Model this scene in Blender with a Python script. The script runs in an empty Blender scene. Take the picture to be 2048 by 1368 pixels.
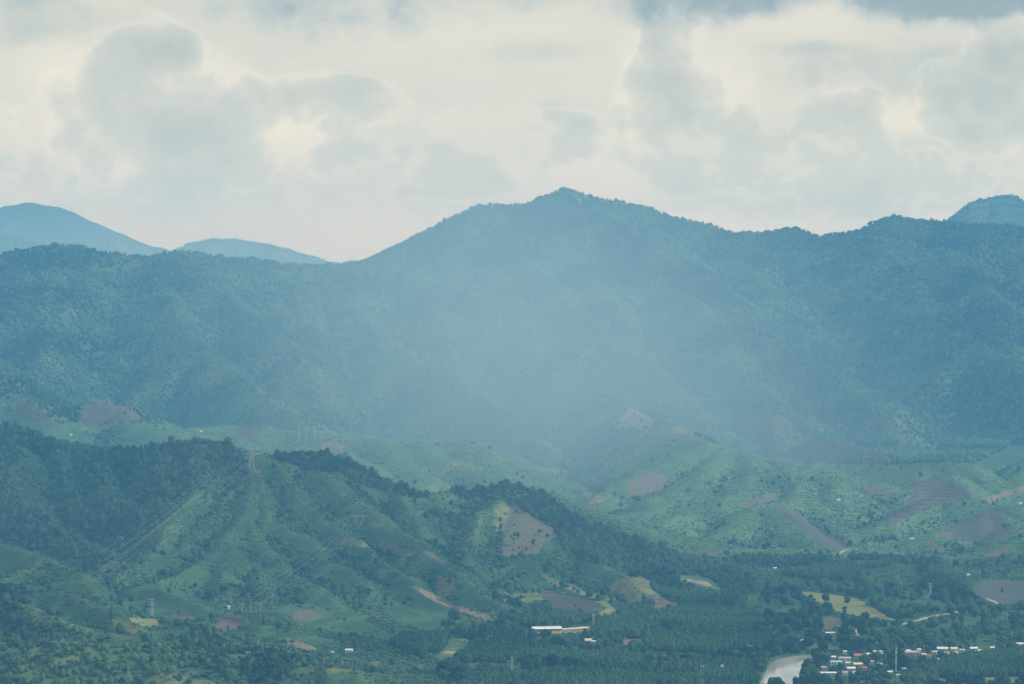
import bpy, math, random
import numpy as np

# ------------------------------------------------------------------ camera, sky, sun, exposure
SC = bpy.context.scene
COL = SC.collection
rng = np.random.default_rng(7)
random.seed(7)
FPX = 5689.0                      # focal length in photo pixels (100 mm on a 36 mm sensor, 2048 px)
CAMZ = 320.0                      # metres above the valley floor
PITCH = math.atan(84.0 / FPX)     # looking slightly down
CP, SP = math.cos(PITCH), math.sin(PITCH)

cam = bpy.data.cameras.new("camera")
cam.lens = 100.0
cam.sensor_width = 36.0
cam.clip_start = 1.0
cam.clip_end = 60000.0
cam_o = bpy.data.objects.new("camera", cam)
cam_o.location = (0, 0, CAMZ)
cam_o.rotation_euler = (math.pi / 2 - PITCH, 0, 0)
COL.objects.link(cam_o)
SC.camera = cam_o
SC.view_settings.view_transform = 'Standard'
SC.view_settings.look = 'None'
SC.view_settings.exposure = 0.0
SC.view_settings.gamma = 1.0
SC.view_settings.use_curve_mapping = False
SC.cycles.volume_bounces = 1
SC.cycles.max_bounces = 4
SC.cycles.diffuse_bounces = 2
SC.cycles.use_denoising = True

SUN_EL, SUN_AZ = math.radians(33), math.radians(96)      # azimuth from +Y (away from camera) towards +X
sun = bpy.data.lights.new("sun", 'SUN')
sun.energy = 3.5
sun.angle = math.radians(6)
sun.color = (1.0, 0.95, 0.86)
sun_o = bpy.data.objects.new("sun", sun)
sun_o.rotation_euler = (math.pi / 2 - SUN_EL, 0, math.pi - SUN_AZ)
COL.objects.link(sun_o)


class NT:
    """small helper to write node trees"""
    def __init__(self, tree):
        self.t = tree
        tree.nodes.clear()

    def n(self, typ, **kw):
        nd = self.t.nodes.new(typ)
        for k, v in kw.items():
            setattr(nd, k, v)
        return nd

    def link(self, a, b):
        self.t.links.new(a, b)

    def put(self, sock, v):
        if isinstance(v, bpy.types.NodeSocket):
            self.link(v, sock)
        elif v is not None:
            sock.default_value = v

    def math(self, op, a, b=None, c=None, clamp=False):
        nd = self.n('ShaderNodeMath', operation=op, use_clamp=clamp)
        self.put(nd.inputs[0], a)
        if b is not None:
            self.put(nd.inputs[1], b)
        if c is not None:
            self.put(nd.inputs[2], c)
        return nd.outputs[0]

    def vmath(self, op, a, b=None):
        nd = self.n('ShaderNodeVectorMath', operation=op)
        self.put(nd.inputs[0], a)
        if b is not None:
            self.put(nd.inputs[1], b)
        return nd.outputs[0]

    def smooth(self, v, lo, hi, a=0.0, b=1.0):
        nd = self.n('ShaderNodeMapRange', interpolation_type='SMOOTHSTEP')
        self.put(nd.inputs[0], v)
        for i, x in enumerate((lo, hi, a, b)):
            self.put(nd.inputs[i + 1], x)
        return nd.outputs[0]

    def mix(self, f, a, b, mode='MIX'):
        nd = self.n('ShaderNodeMix', data_type='RGBA', blend_type=mode)
        self.put(nd.inputs[0], f)
        self.put(nd.inputs[6], a if not isinstance(a, tuple) else (*a, 1)[:4])
        self.put(nd.inputs[7], b if not isinstance(b, tuple) else (*b, 1)[:4])
        return nd.outputs[2]

    def noise(self, vec, scale, detail=4.0, rough=0.55, dist=0.0):
        nd = self.n('ShaderNodeTexNoise')
        self.put(nd.inputs['Vector'], vec)
        nd.inputs['Scale'].default_value = scale
        nd.inputs['Detail'].default_value = detail
        nd.inputs['Roughness'].default_value = rough
        nd.inputs['Distortion'].default_value = dist
        return nd.outputs[0]

    def comb(self, x, y, z=0.0):
        nd = self.n('ShaderNodeCombineXYZ')
        for i, v in enumerate((x, y, z)):
            self.put(nd.inputs[i], v)
        return nd.outputs[0]


def build_world():
    w = bpy.data.worlds.new("World")
    SC.world = w
    w.use_nodes = True
    N = NT(w.node_tree)
    STR = 0.1
    sky = N.n('ShaderNodeTexSky', sky_type='NISHITA', sun_disc=False)
    sky.sun_elevation = SUN_EL
    sky.sun_rotation = SUN_AZ
    sky.altitude = 300
    tc = N.n('ShaderNodeTexCoord')
    d = tc.outputs['Generated']
    s = N.n('ShaderNodeSeparateXYZ')
    N.link(d, s.inputs[0])
    az = N.math('ARCTAN2', s.outputs[0], s.outputs[1])
    el = N.math('ARCSINE', s.outputs[2])
    # degrees of azimuth and elevation, warped by noise for puffy outlines
    k = 180 / math.pi
    azd = N.math('MULTIPLY', az, k)
    eld = N.math('MULTIPLY', el, k)
    nA = N.noise(N.vmath('MULTIPLY', d, (1.0, 1.0, 1.25)), 34.0, 9.0, 0.60)
    nB = N.noise(N.vmath('ADD', d, (3.1, 1.7, 5.3)), 16.0, 4.0, 0.55)
    nF = N.noise(N.vmath('ADD', d, (9.1, 4.7, 2.3)), 120.0, 6.0, 0.62)
    billow = N.math('ADD', N.math('MULTIPLY', N.math('SUBTRACT', nA, 0.5), 4.2), N.math('MULTIPLY', N.math('SUBTRACT', nF, 0.5), 1.1))
    azw = N.math('ADD', azd, N.math('MULTIPLY', N.math('SUBTRACT', nB, 0.5), 1.0))
    elw = N.math('ADD', eld, N.math('MULTIPLY', N.math('SUBTRACT', nF, 0.5), 0.3))

    def blob(px, py, a, b, edge, amt):
        """an elliptic cloud mass centred where the photo shows it, degrees in the sky"""
        u0 = math.degrees(math.atan((px - 1024) / FPX))
        v0 = math.degrees(math.atan((600 - py) / FPX))
        da, db = a / FPX * k, b / FPX * k
        x = N.math('DIVIDE', N.math('SUBTRACT', azw, u0), da)
        y = N.math('DIVIDE', N.math('SUBTRACT', elw, v0), db)
        r = N.math('SQRT', N.math('ADD', N.math('MULTIPLY', x, x), N.math('MULTIPLY', y, y)))
        return N.smooth(r, 1.0 + edge, 1.0 - edge, 0.0, amt)

    def stack(items, mode='screen'):
        acc = None
        for it in items:
            b = blob(*it)
            if acc is None:
                acc = b
            elif mode == 'max':
                acc = N.math('MAXIMUM', acc, b)
            else:
                acc = N.math('SUBTRACT', N.math('ADD', acc, b), N.math('MULTIPLY', acc, b))
        return acc

    def torn(cover, lo=0.28, hi=0.78, amp=0.80):
        """cloud cover broken up by billowing noise: density, body mask, bright thin rim"""
        dens = N.math('ADD', cover, N.math('MULTIPLY', billow, N.smooth(cover, 0.0, 0.25, 0.0, amp)))
        body = N.smooth(dens, lo, hi)
        rim = N.math('MULTIPLY', N.smooth(dens, lo - 0.22, lo + 0.04), N.smooth(dens, lo + 0.26, lo + 0.04))
        return dens, body, rim

    # everywhere: broken overcast of stretched noise
    flat = N.comb(N.math('MULTIPLY', azd, 0.16), N.math('MULTIPLY', eld, 0.5), 0.0)
    wide = N.noise(flat, 1.0, 5.0, 0.55, 0.4)
    haze_streak = N.smooth(wide, 0.40, 0.68, 0.0, 0.62)
    overall = N.noise(N.vmath('MULTIPLY', d, (1.0, 1.0, 1.6)), 3.2, 5.0, 0.55)
    far_cover = N.smooth(overall, 0.38, 0.62, 0.05, 0.8)
    up = N.smooth(eld, 6.5, 11.0)
    soft = stack([
        (330, 330, 470, 95, 0.55, 0.42), (820, 330, 330, 75, 0.6, 0.36), (1560, 320, 330, 110, 0.5, 0.58),
        (1820, 390, 380, 60, 0.6, 0.40), (1950, 230, 190, 120, 0.4, 0.40), (1800, 150, 260, 50, 0.7, 0.30),
        (60, 30, 190, 60, 0.8, 0.35), (20, 345, 120, 30, 0.6, 0.35), (1150, 260, 150, 60, 0.6, 0.25),
        (1000, 100, 200, 25, 0.8, 0.14), (1570, 97, 120, 16, 0.6, 0.34), (1110, 95, 90, 22, 0.7, 0.22),
    ])
    puff = stack([
        (275, 150, 105, 95, 0.6, 0.95), (335, 130, 75, 60, 0.6, 0.95), (350, 200, 130, 80, 0.6, 0.95), (300, 250, 270, 105, 0.6, 0.95), (450, 260, 110, 95, 0.6, 0.9), (330, 330, 330, 60, 0.7, 0.7),
        (620, 212, 160, 52, 0.6, 0.9), (100, 235, 110, 45, 0.6, 0.6), (760, 330, 330, 55, 0.8, 0.6), (1080, 300, 200, 40, 0.8, 0.5),
        (1352, 105, 58, 85, 0.6, 0.9), (1365, 205, 110, 95, 0.6, 0.95), (1480, 265, 170, 75, 0.7, 0.75),
        (1722, 255, 105, 76, 0.6, 0.95), (1970, 225, 150, 88, 0.6, 1.0), (2015, 125, 80, 85, 0.6, 0.95),
        (1110, 245, 110, 26, 0.8, 0.30), (1620, 340, 340, 80, 0.8, 0.75), (900, 250, 60, 30, 0.6, 0.4),
    ], 'max')
    dark = stack([
        (700, 14, 270, 58, 0.7, 0.7), (1000, -30, 330, 50, 0.6, 0.5), (1430, -8, 260, 56, 0.6, 1.0),
        (1930, -6, 270, 60, 0.55, 1.25), (1510, 12, 80, 26, 0.6, 0.6), (40, 0, 150, 34, 0.7, 0.45),
    ], 'max')
    lit = stack([
        (125, 140, 75, 50, 0.7, 0.9), (425, 150, 75, 48, 0.7, 0.9), (600, 265, 95, 42, 0.6, 0.9),
        (1275, 110, 45, 45, 0.7, 0.7), (1290, 235, 55, 65, 0.7, 0.6), (1820, 240, 45, 36, 0.7, 0.8),
        (950, 60, 320, 50, 0.8, 0.5), (1600, 45, 260, 30, 0.8, 0.45), (1450, 140, 60, 60, 0.7, 0.5), (600, 330, 90, 40, 0.7, 0.4), (1210, 330, 80, 60, 0.8, 0.35),
    ])
    bright = (0.90, 0.805, 0.615)
    gray = (0.64, 0.64, 0.515)
    c = N.mix(N.math('MULTIPLY', haze_streak, 0.55), bright, gray)
    c = N.mix(N.smooth(N.math('ADD', soft, N.math('MULTIPLY', billow, 0.30)), 0.05, 0.55, 0.0, 0.85), c, gray)
    c = N.mix(N.math('MULTIPLY', lit, 0.75), c, (1.06, 0.935, 0.70))
    dens, body, rim = torn(puff)
    c = N.mix(N.math('MULTIPLY', rim, 0.28), c, (1.10, 0.99, 0.78))
    inner = N.mix(N.smooth(dens, 0.5, 1.5), (0.72, 0.695, 0.55), (0.52, 0.54, 0.45))
    c = N.mix(N.math('MULTIPLY', body, 0.68), c, inner)
    dens2, body2, rim2 = torn(dark, 0.05, 1.1, 0.45)
    c = N.mix(N.math('MULTIPLY', body2, 0.85), c, N.mix(N.smooth(dens2, 0.5, 1.2), (0.56, 0.60, 0.54), (0.29, 0.37, 0.37)))
    # nearer the horizon the deck thins and glows
    low = N.smooth(eld, 5.5, 0.3)
    c = N.vmath('MULTIPLY', c, N.vmath('ADD', (1, 1, 1), N.vmath('MULTIPLY', N.comb(low, low, low), (0.62, 0.46, 0.22))))
    # overhead: the same overcast, higher up
    over = N.mix(far_cover, (0.86, 0.82, 0.74), (0.50, 0.55, 0.56))
    c = N.mix(up, c, over)
    c = N.vmath('MULTIPLY', c, (1.01 / STR, 1.03 / STR, 1.06 / STR))
    fin = N.mix(0.95, sky.outputs[0], c)
    # below the horizon: dim ground colour
    below = N.smooth(eld, -0.5, -3.0)
    fin = N.mix(below, fin, (0.6, 1.0, 0.9))
    bg = N.n('ShaderNodeBackground')
    N.link(fin, bg.inputs[0])
    bg.inputs[1].default_value = STR
    out = N.n('ShaderNodeOutputWorld')
    N.link(bg.outputs[0], out.inputs[0])


build_world()

# ------------------------------------------------------------------ geometry of the view (used to lay the map out)
def P(px, py, D):
    """world point seen at photo pixel (px, py) at distance D along Y"""
    xc, yc = (px - 1024) / FPX, (684 - py) / FPX
    Y = CP + SP * yc
    Z = CP * yc - SP
    k = D / Y
    return (xc * k, D, CAMZ + Z * k)


def to_px(x, y, z):
    z = z - CAMZ
    f = CP * y - SP * z
    v = SP * y + CP * z
    return 1024 + FPX * x / f, 684 - FPX * v / f


# ------------------------------------------------------------------ noise
def _hash(ix, iy, seed):
    h = (ix.astype(np.int64) * 374761393 + iy.astype(np.int64) * 668265263 + seed * 974634777) & 0x7fffffff
    h = ((h ^ (h >> 13)) * 1274126177) & 0x7fffffff
    return ((h ^ (h >> 16)) & 0xffff) / 65535.0


def vnoise(x, y, seed=0):
    ix, iy = np.floor(x), np.floor(y)
    fx, fy = x - ix, y - iy
    fx, fy = fx * fx * fx * (fx * (fx * 6 - 15) + 10), fy * fy * fy * (fy * (fy * 6 - 15) + 10)
    a, b = _hash(ix, iy, seed), _hash(ix + 1, iy, seed)
    c, d = _hash(ix, iy + 1, seed), _hash(ix + 1, iy + 1, seed)
    return (a + (b - a) * fx + (c - a) * fy + (a - b - c + d) * fx * fy) * 2 - 1


def fbm(x, y, octv=4, seed=0, gain=0.5):
    s, a, t = 0, 1, 0
    for o in range(octv):
        s = s + a * vnoise(x * 2 ** o + o * 17.3, y * 2 ** o - o * 9.1, seed + o)
        t += a
        a *= gain
    return s / t


# ------------------------------------------------------------------ terrain: ridges and spurs over a valley floor
NU, U0, U1 = 940, -0.206, 0.206
us = np.linspace(U0, U1, NU)
ys = np.concatenate([np.geomspace(2120, 5200, 520, endpoint=False), np.geomspace(5200, 8400, 260, endpoint=False), np.geomspace(8400, 11400, 70)])
NY = len(ys)
U, Y = np.meshgrid(us, ys)
X = U * Y


def smax(a, b, k):
    return np.maximum(a, b) + np.maximum(k - np.abs(a - b), 0) ** 2 / (4 * k)


wx = fbm(X / 160, Y / 160, 3, 11)
wy = fbm(X / 160, Y / 160, 3, 23)
WA = np.where(Y < 5000, 1.0, np.clip((5600 - Y) / 600, 0, 1))
XW = X + WA * wx * 24 + WA * fbm(X / 55, Y / 55, 3, 5) * 10
YW = Y + WA * wy * 50 + WA * fbm(X / 55, Y / 70, 3, 7) * 16

fl = np.clip((Y - 4000) / 1500, 0, 1)
H = 3.0 * fbm(X / 130, Y / 130, 3, 3) + 24 * fl * fl * (3 - 2 * fl)
H += 16 * np.clip((-X - 60) / 500, 0, 1) * np.clip((Y - 2400) / 500, 0, 1)
FLOOR = H.copy()


def ridge(pts, slope=0.5, k=14.0, drop=0.0, r=14.0, world=False, front=None):
    """raise a crest line (photo pixel, pixel, distance) as a tent with the given flank slope"""
    global H
    P3 = np.array(pts if world else [P(*p) for p in pts], float)
    P3[:, 2] -= drop
    zmax = P3[:, 2].max()
    R = zmax / slope + 60
    j0, j1 = np.searchsorted(ys, P3[:, 1].min() - R), np.searchsorted(ys, P3[:, 1].max() + R)
    if j1 - j0 < 2:
        return
    ymin = max(ys[j0], 2000)
    ulo, uhi = (P3[:, 0].min() - R) / ymin, (P3[:, 0].max() + R) / ymin
    ulo = min(ulo, (P3[:, 0].min() - R) / ys[min(j1, NY - 1)])
    uhi = max(uhi, (P3[:, 0].max() + R) / ys[min(j1, NY - 1)])
    i0, i1 = np.searchsorted(us, ulo), np.searchsorted(us, uhi)
    if i1 - i0 < 2:
        return
    x, y = XW[j0:j1, i0:i1], YW[j0:j1, i0:i1]
    best = np.full(x.shape, -1e9)
    for a, b in zip(P3[:-1], P3[1:]):
        dx, dy = b[0] - a[0], b[1] - a[1]
        L2 = dx * dx + dy * dy + 1e-6
        t = np.clip(((x - a[0]) * dx + (y - a[1]) * dy) / L2, 0, 1)
        ex, ey = x - a[0] - t * dx, y - a[1] - t * dy
        dist = np.sqrt(ex * ex + ey * ey + r * r) - r
        sl = slope if front is None else np.where(ey < 0, front, slope)
        best = np.maximum(best, a[2] + t * (b[2] - a[2]) - sl * dist)
    H[j0:j1, i0:i1] = smax(H[j0:j1, i0:i1], best, k)


# far hills on the skyline
ridge([(-300, 470, 10800), (-120, 440, 10700), (0, 415, 10600), (60, 402, 10600), (110, 411, 10600), (160, 433, 10600), (200, 452, 10600),
       (260, 478, 10600), (310, 492, 10600), (360, 512, 10600), (420, 540, 10600)], 0.45, 10, 4)
ridge([(-200, 440, 9600), (0, 465, 9600), (30, 473, 9600), (65, 490, 9600), (120, 520, 9600)], 0.45, 10, 4)
ridge([(250, 540, 10200), (340, 500, 10200), (385, 484, 10200), (425, 475, 10200), (470, 478, 10200), (530, 487, 10200), (580, 497, 10200),
       (630, 511, 10200), (680, 524, 10200), (740, 550, 10200)], 0.45, 10, 4)
ridge([(1860, 500, 9300), (1890, 462, 9300), (1905, 440, 9300), (1930, 413, 9300), (1962, 394, 9300), (2000, 387, 9300), (2030, 390, 9300),
       (2060, 404, 9300), (2200, 450, 9300)], 0.75, 6, 4, 6)

# the big mountain behind the valley
CREST = [(-260, 520, 7000), (-120, 508, 6950), (0, 502, 6900), (60, 494, 6900), (110, 485, 6900), (170, 489, 6880), (240, 505, 6860), (290, 508, 6850),
         (360, 499, 6850), (430, 509, 6880), (500, 514, 6920), (560, 520, 6980), (640, 527, 7050), (690, 525, 7120), (740, 511, 7200), (775, 502, 7250),
         (810, 491, 7300), (840, 472, 7340), (870, 452, 7370), (920, 423, 7420), (960, 404, 7450), (1010, 407, 7460), (1060, 404, 7470),
         (1090, 389, 7480), (1128, 373, 7480), (1180, 388, 7460), (1240, 398, 7440), (1300, 411, 7400), (1350, 431, 7360), (1400, 443, 7320),
         (1450, 458, 7280), (1520, 465, 7250), (1555, 459, 7240), (1580, 455, 7230), (1610, 460, 7220), (1640, 472, 7200), (1700, 463, 7180),
         (1750, 443, 7150), (1790, 426, 7120), (1830, 433, 7100), (1900, 440, 7100), (1980, 446, 7100), (2048, 450, 7100), (2150, 460, 7050), (2300, 470, 7000)]
ridge(CREST, 0.80, 8, 7, 5, front=0.52)
cr = np.array([P(*p) for p in CREST])
R0 = random.Random(5)
xs_sp = np.arange(-1500, 1560, 104)
for ii, sx in enumerate(xs_sp):
    sx = sx + R0.uniform(-35, 35)
    z0 = float(np.interp(sx, cr[:, 0], cr[:, 2])) - 22
    y0 = float(np.interp(sx, cr[:, 0], cr[:, 1]))
    long = R0.uniform(0.82, 1.08) if ii % 2 == 0 else R0.uniform(0.35, 0.7)
    foot = 5250 + R0.uniform(-150, 250)
    nst = 9
    x, y = sx, y0
    slant = R0.uniform(0.02, 0.36) if sx > -200 else R0.uniform(-0.05, 0.34)
    pts = []
    for s_ in range(nst + 1):
        t = s_ / nst * long
        yy = y0 + (foot - y0) * t
        xx = sx + (y0 - yy) * slant + 70 * math.sin(3.6 * t + ii * 1.7) * t + R0.uniform(-18, 18)
        zz = 26 + (z0 - 26) * ((1 - t) ** 1.12 if t < 1 else 0)
        qx, qy = to_px(xx, yy, zz)
        lim = float(np.interp(qx, [c[0] for c in CREST], [c[1] for c in CREST])) + 10 + 14 * min(1, s_)
        if qy < lim:
            zz = P(qx, lim, yy)[2]
        pts.append((xx, yy, zz - (26 if s_ and long < 0.75 and s_ == nst else 0)))
    ridge(pts, 0.82, 9, 0, 8, world=True)
    for b in range(1, nst, 2):                      # side spurs
        sgn = 1 if (b // 2 + ii) % 2 else -1
        bx, by, bz = pts[b]
        L = R0.uniform(120, 260)
        ang = R0.uniform(0.6, 1.1)
        ridge([(bx, by, bz - 3), (bx + sgn * L * .5 * math.sin(ang), by - L * .5 * math.cos(ang), bz - 3 - L * .17),
               (bx + sgn * L * math.sin(ang) + 15, by - L * math.cos(ang), max(10, bz - L * .42))], 0.85, 6, 0, 6, world=True)

# foot spur at the far left
ridge([(-120, 660, 5500), (-60, 700, 5350), (0, 742, 5250), (40, 780, 5150), (80, 816, 5050), (112, 848, 4950)], 0.6, 8, 0)
ridge([(130, 830, 5100), (190, 808, 5150), (240, 812, 5120), (300, 845, 5000), (340, 865, 4900)], 0.4, 12, 0)
ridge([(360, 860, 4900), (440, 850, 5000), (520, 858, 4950), (600, 862, 4950), (660, 868, 4900)], 0.25, 12, 0)

# pale green foothills
ridge([(600, 890, 4700), (690, 885, 4720), (730, 874, 4720), (765, 876, 4720), (800, 887, 4700), (850, 885, 4680), (900, 883, 4660), (935, 886, 4640),
       (965, 897, 4600), (1000, 912, 4560), (1040, 928, 4520), (1090, 946, 4470), (1140, 968, 4400), (1180, 992, 4330), (1215, 1010, 4250)], 0.48, 7, 2)
ridge([(765, 878, 4700), (800, 905, 4560), (830, 930, 4430), (850, 955, 4300)], 0.58, 7)
ridge([(850, 887, 4670), (900, 912, 4520), (960, 940, 4380), (1010, 965, 4250)], 0.58, 7)
ridge([(935, 888, 4630), (985, 930, 4460), (1060, 960, 4320), (1130, 990, 4220), (1180, 1008, 4150)], 0.50, 7)
ridge([(690, 887, 4700), (720, 915, 4540), (760, 940, 4400)], 0.58, 7)
# right: spur that runs down from the mountain to the terraces
ridge([(1190, 785, 5900), (1240, 806, 5600), (1275, 822, 5350), (1330, 850, 5000), (1400, 880, 4450), (1440, 896, 4388), (1500, 912, 4325), (1560, 926, 4272),
       (1640, 938, 4246), (1700, 950, 4220), (1760, 968, 4166)], 0.60, 7, 2)
ridge([(1400, 882, 4441), (1370, 905, 4316), (1320, 928, 4230), (1285, 938, 4193), (1250, 962, 4122), (1218, 988, 4043)], 0.60, 6)
ridge([(1440, 898, 4379), (1420, 930, 4220), (1390, 960, 4111), (1330, 992, 3996), (1270, 1018, 3905), (1215, 1035, 3843)], 0.58, 6)
ridge([(1500, 914, 4316), (1500, 950, 4166), (1470, 975, 4071), (1420, 995, 3996), (1370, 1020, 3905), (1300, 1040, 3811), (1240, 1052, 3760)], 0.56, 6)
ridge([(1560, 928, 4267), (1590, 960, 4144), (1600, 985, 4054), (1570, 998, 3966), (1524, 1010, 3874), (1480, 1038, 3786), (1424, 1074, 3681), (1390, 1095, 3613)], 0.58, 6)
ridge([(1524, 1012, 3868), (1570, 1022, 3805), (1605, 1046, 3740), (1640, 1072, 3681), (1680, 1098, 3613)], 0.60, 4)
ridge([(1640, 940, 4241), (1670, 975, 4111), (1700, 1010, 3996), (1690, 1045, 3843), (1705, 1075, 3747)], 0.58, 6)
ridge([(1600, 985, 4049), (1650, 1015, 3936), (1680, 1045, 3843)], 0.58, 6)
# far right hills with furrowed fields
ridge([(1640, 870, 5194), (1720, 900, 5047), (1800, 925, 4450), (1870, 920, 4406), (1900, 918, 4388), (1940, 932, 4316), (1990, 960, 4246), (2060, 985, 4220)], 0.60, 7, 2)
ridge([(2260, 820, 5488), (2120, 890, 5096), (2048, 945, 4406), (2000, 975, 4246), (1965, 1000, 4166)], 0.58, 6, 2)
ridge([(1790, 985, 4139), (1830, 962, 4166), (1885, 952, 4166), (1920, 972, 4122), (1950, 996, 4066)], 0.50, 4)
ridge([(1690, 1085, 3747), (1760, 1056, 3811), (1810, 1030, 3905), (1850, 1002, 3996), (1885, 990, 4025), (1930, 998, 3996), (1990, 1008, 3966), (2060, 1012, 3936), (2200, 1020, 3936)], 0.58, 4)
ridge([(1830, 1095, 3613), (1870, 1075, 3647), (1910, 1050, 3701), (1965, 1026, 3747), (1995, 1030, 3734), (2030, 1055, 3667), (2070, 1085, 3613)], 0.48, 4)
ridge([(1900, 1130, 3436), (1960, 1115, 3472), (2010, 1094, 3508), (2060, 1088, 3515), (2180, 1080, 3515)], 0.48, 4)
ridge([(1600, 1150, 3300), (1680, 1128, 3380), (1760, 1118, 3420), (1840, 1140, 3300), (1900, 1170, 3180), (1935, 1195, 3080)], 0.2, 12)
ridge([(1930, 1180, 3150), (1985, 1160, 3200), (2060, 1160, 3200), (2180, 1160, 3200)], 0.25, 10)
ridge([(1420, 1130, 3472), (1500, 1105, 3543), (1560, 1100, 3557), (1620, 1115, 3508)], 0.22, 10)

# the nearer hill that crosses from the left
NEAR = [(-200, 790, 3980), (-80, 822, 3930), (0, 842, 3900), (50, 860, 3860), (100, 883, 3810), (160, 896, 3760), (220, 902, 3710), (270, 905, 3670), (320, 892, 3660),
        (400, 880, 3650), (450, 888, 3630), (510, 903, 3600), (560, 912, 3600), (640, 908, 3600), (690, 925, 3580), (730, 955, 3560), (800, 976, 3550),
        (850, 988, 3550), (900, 985, 3560), (960, 983, 3580), (1010, 974, 3580), (1050, 984, 3560), (1090, 1000, 3540), (1120, 1024, 3520),
        (1180, 1062, 3480), (1250, 1096, 3430), (1330, 1122, 3380), (1400, 1143, 3330), (1480, 1170, 3250)]
ridge(NEAR, 0.66, 7, 1, 10)
SPURS = [
    [(505, 930, 3590), (470, 1000, 3430), (430, 1048, 3320), (370, 1092, 3200), (285, 1135, 3080), (220, 1180, 2960)],
    [(505, 932, 3590), (520, 985, 3450), (505, 1035, 3330), (475, 1072, 3240), (420, 1120, 3120), (362, 1148, 3030), (285, 1170, 2950)],
    [(640, 915, 3590), (665, 958, 3510), (697, 990, 3430), (752, 1016, 3360), (800, 1052, 3280), (862, 1095, 3180), (912, 1130, 3090), (937, 1171, 3000), (990, 1208, 2910), (1050, 1245, 2830)],
    [(570, 930, 3580), (605, 980, 3470), (660, 1036, 3350), (715, 1078, 3250), (770, 1125, 3130), (812, 1163, 3030), (880, 1208, 2930), (960, 1250, 2840), (1050, 1290, 2750)],
    [(530, 960, 3520), (560, 1030, 3360), (620, 1082, 3250), (662, 1113, 3180), (712, 1151, 3080), (735, 1190, 2980), (770, 1235, 2880)],
    [(520, 1000, 3420), (530, 1070, 3270), (560, 1128, 3130), (620, 1165, 3030), (670, 1195, 2950), (730, 1240, 2840)],
    [(475, 1075, 3230), (470, 1120, 3120), (455, 1160, 3020), (470, 1200, 2920), (520, 1225, 2850)],
    [(560, 1130, 3120), (540, 1170, 3010), (560, 1210, 2910), (640, 1240, 2820), (700, 1275, 2740)],
    [(800, 982, 3540), (850, 1040, 3400), (890, 1085, 3300)],
    [(1000, 982, 3570), (978, 1020, 3460), (962, 1065, 3350), (950, 1105, 3250), (955, 1140, 3150)],
    [(1120, 1026, 3520), (1150, 1075, 3400), (1172, 1110, 3280), (1200, 1140, 3180), (1262, 1150, 3120), (1305, 1175, 3040), (1330, 1200, 2970)],
    [(1250, 1100, 3420), (1290, 1130, 3320), (1350, 1155, 3220), (1440, 1185, 3120)],
    # left, dark forest flank
    [(100, 888, 3800), (130, 950, 3650), (150, 1000, 3530), (200, 1050, 3400), (250, 1095, 3270)],
    [(0, 846, 3890), (20, 930, 3650), (40, 1000, 3480), (90, 1050, 3350), (150, 1095, 3230), (200, 1125, 3150)],
    [(220, 905, 3700), (215, 960, 3570), (240, 1010, 3450), (270, 1050, 3350)],
    [(320, 895, 3650), (330, 950, 3530), (320, 1000, 3420), (300, 1040, 3330)],
    [(400, 884, 3640), (405, 940, 3520), (385, 1000, 3390), (340, 1060, 3260), (290, 1110, 3140)],
    # lower left spurs
    [(-120, 1040, 3100), (0, 1078, 3000), (75, 1103, 2930), (137, 1141, 2850), (190, 1176, 2770), (215, 1216, 2680), (275, 1262, 2590)],
    [(-100, 1130, 2800), (0, 1153, 2760), (107, 1178, 2700), (150, 1191, 2670), (210, 1225, 2600), (280, 1262, 2530), (340, 1290, 2470)],
    [(275, 1168, 2960), (350, 1173, 2930), (425, 1206, 2840), (470, 1226, 2780), (520, 1255, 2700)],
    [(-80, 1190, 2560), (0, 1200, 2540), (60, 1230, 2500), (140, 1255, 2460), (240, 1280, 2410), (300, 1305, 2370)],
    [(240, 1245, 2620), (320, 1240, 2640), (385, 1240, 2640), (450, 1262, 2590), (540, 1290, 2530), (620, 1310, 2470)],
    [(-80, 1275, 2330), (60, 1285, 2320), (180, 1290, 2310), (300, 1300, 2310), (480, 1300, 2330), (620, 1320, 2310), (700, 1340, 2280)],
    [(590, 1360, 2270), (690, 1338, 2290), (750, 1345, 2280), (830, 1375, 2240)],
    [(300, 1380, 2190), (390, 1350, 2220), (450, 1368, 2200)],
    # low swells in the wood of the valley floor
    [(900, 1330, 2480), (1000, 1318, 2500), (1080, 1322, 2500)],
    [(1080, 1335, 2420), (1240, 1325, 2440), (1420, 1330, 2430)],
    [(1180, 1255, 2800), (1260, 1242, 2830), (1330, 1255, 2800)],
    [(1300, 1235, 2900), (1420, 1228, 2920), (1520, 1240, 2880)],
]
ridge([(1035, 988, 3565), (1058, 1035, 3470), (1066, 1080, 3370), (1070, 1120, 3280), (1075, 1150, 3200)], 0.30, 8, 0, 40)
for s_ in SPURS:
    ridge(s_, 0.70, 4, 1, 5)

# small side spurs that branch off the visible spurs
R1 = random.Random(12)
for s_ in SPURS:
    p3 = [P(*p) for p in s_]
    for q0, q1 in zip(p3[:-1], p3[1:]):
        for t in (0.35, 0.85):
            bx, by, bz = (q0[i] + (q1[i] - q0[i]) * t for i in range(3))
            if bz < 14:
                continue
            sg = R1.choice((-1, 1))
            L = min(bz * 1.7, R1.uniform(45, 95))
            an = R1.uniform(0.5, 1.15)
            ridge([(bx, by, bz - 3), (bx + sg * L * .55 * math.sin(an), by - L * .55 * math.cos(an), bz - 4 - L * .15), (bx + sg * L * math.sin(an), by - L * math.cos(an), bz - L * .40)], 0.74, 3, 0, 4, world=True)

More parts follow.
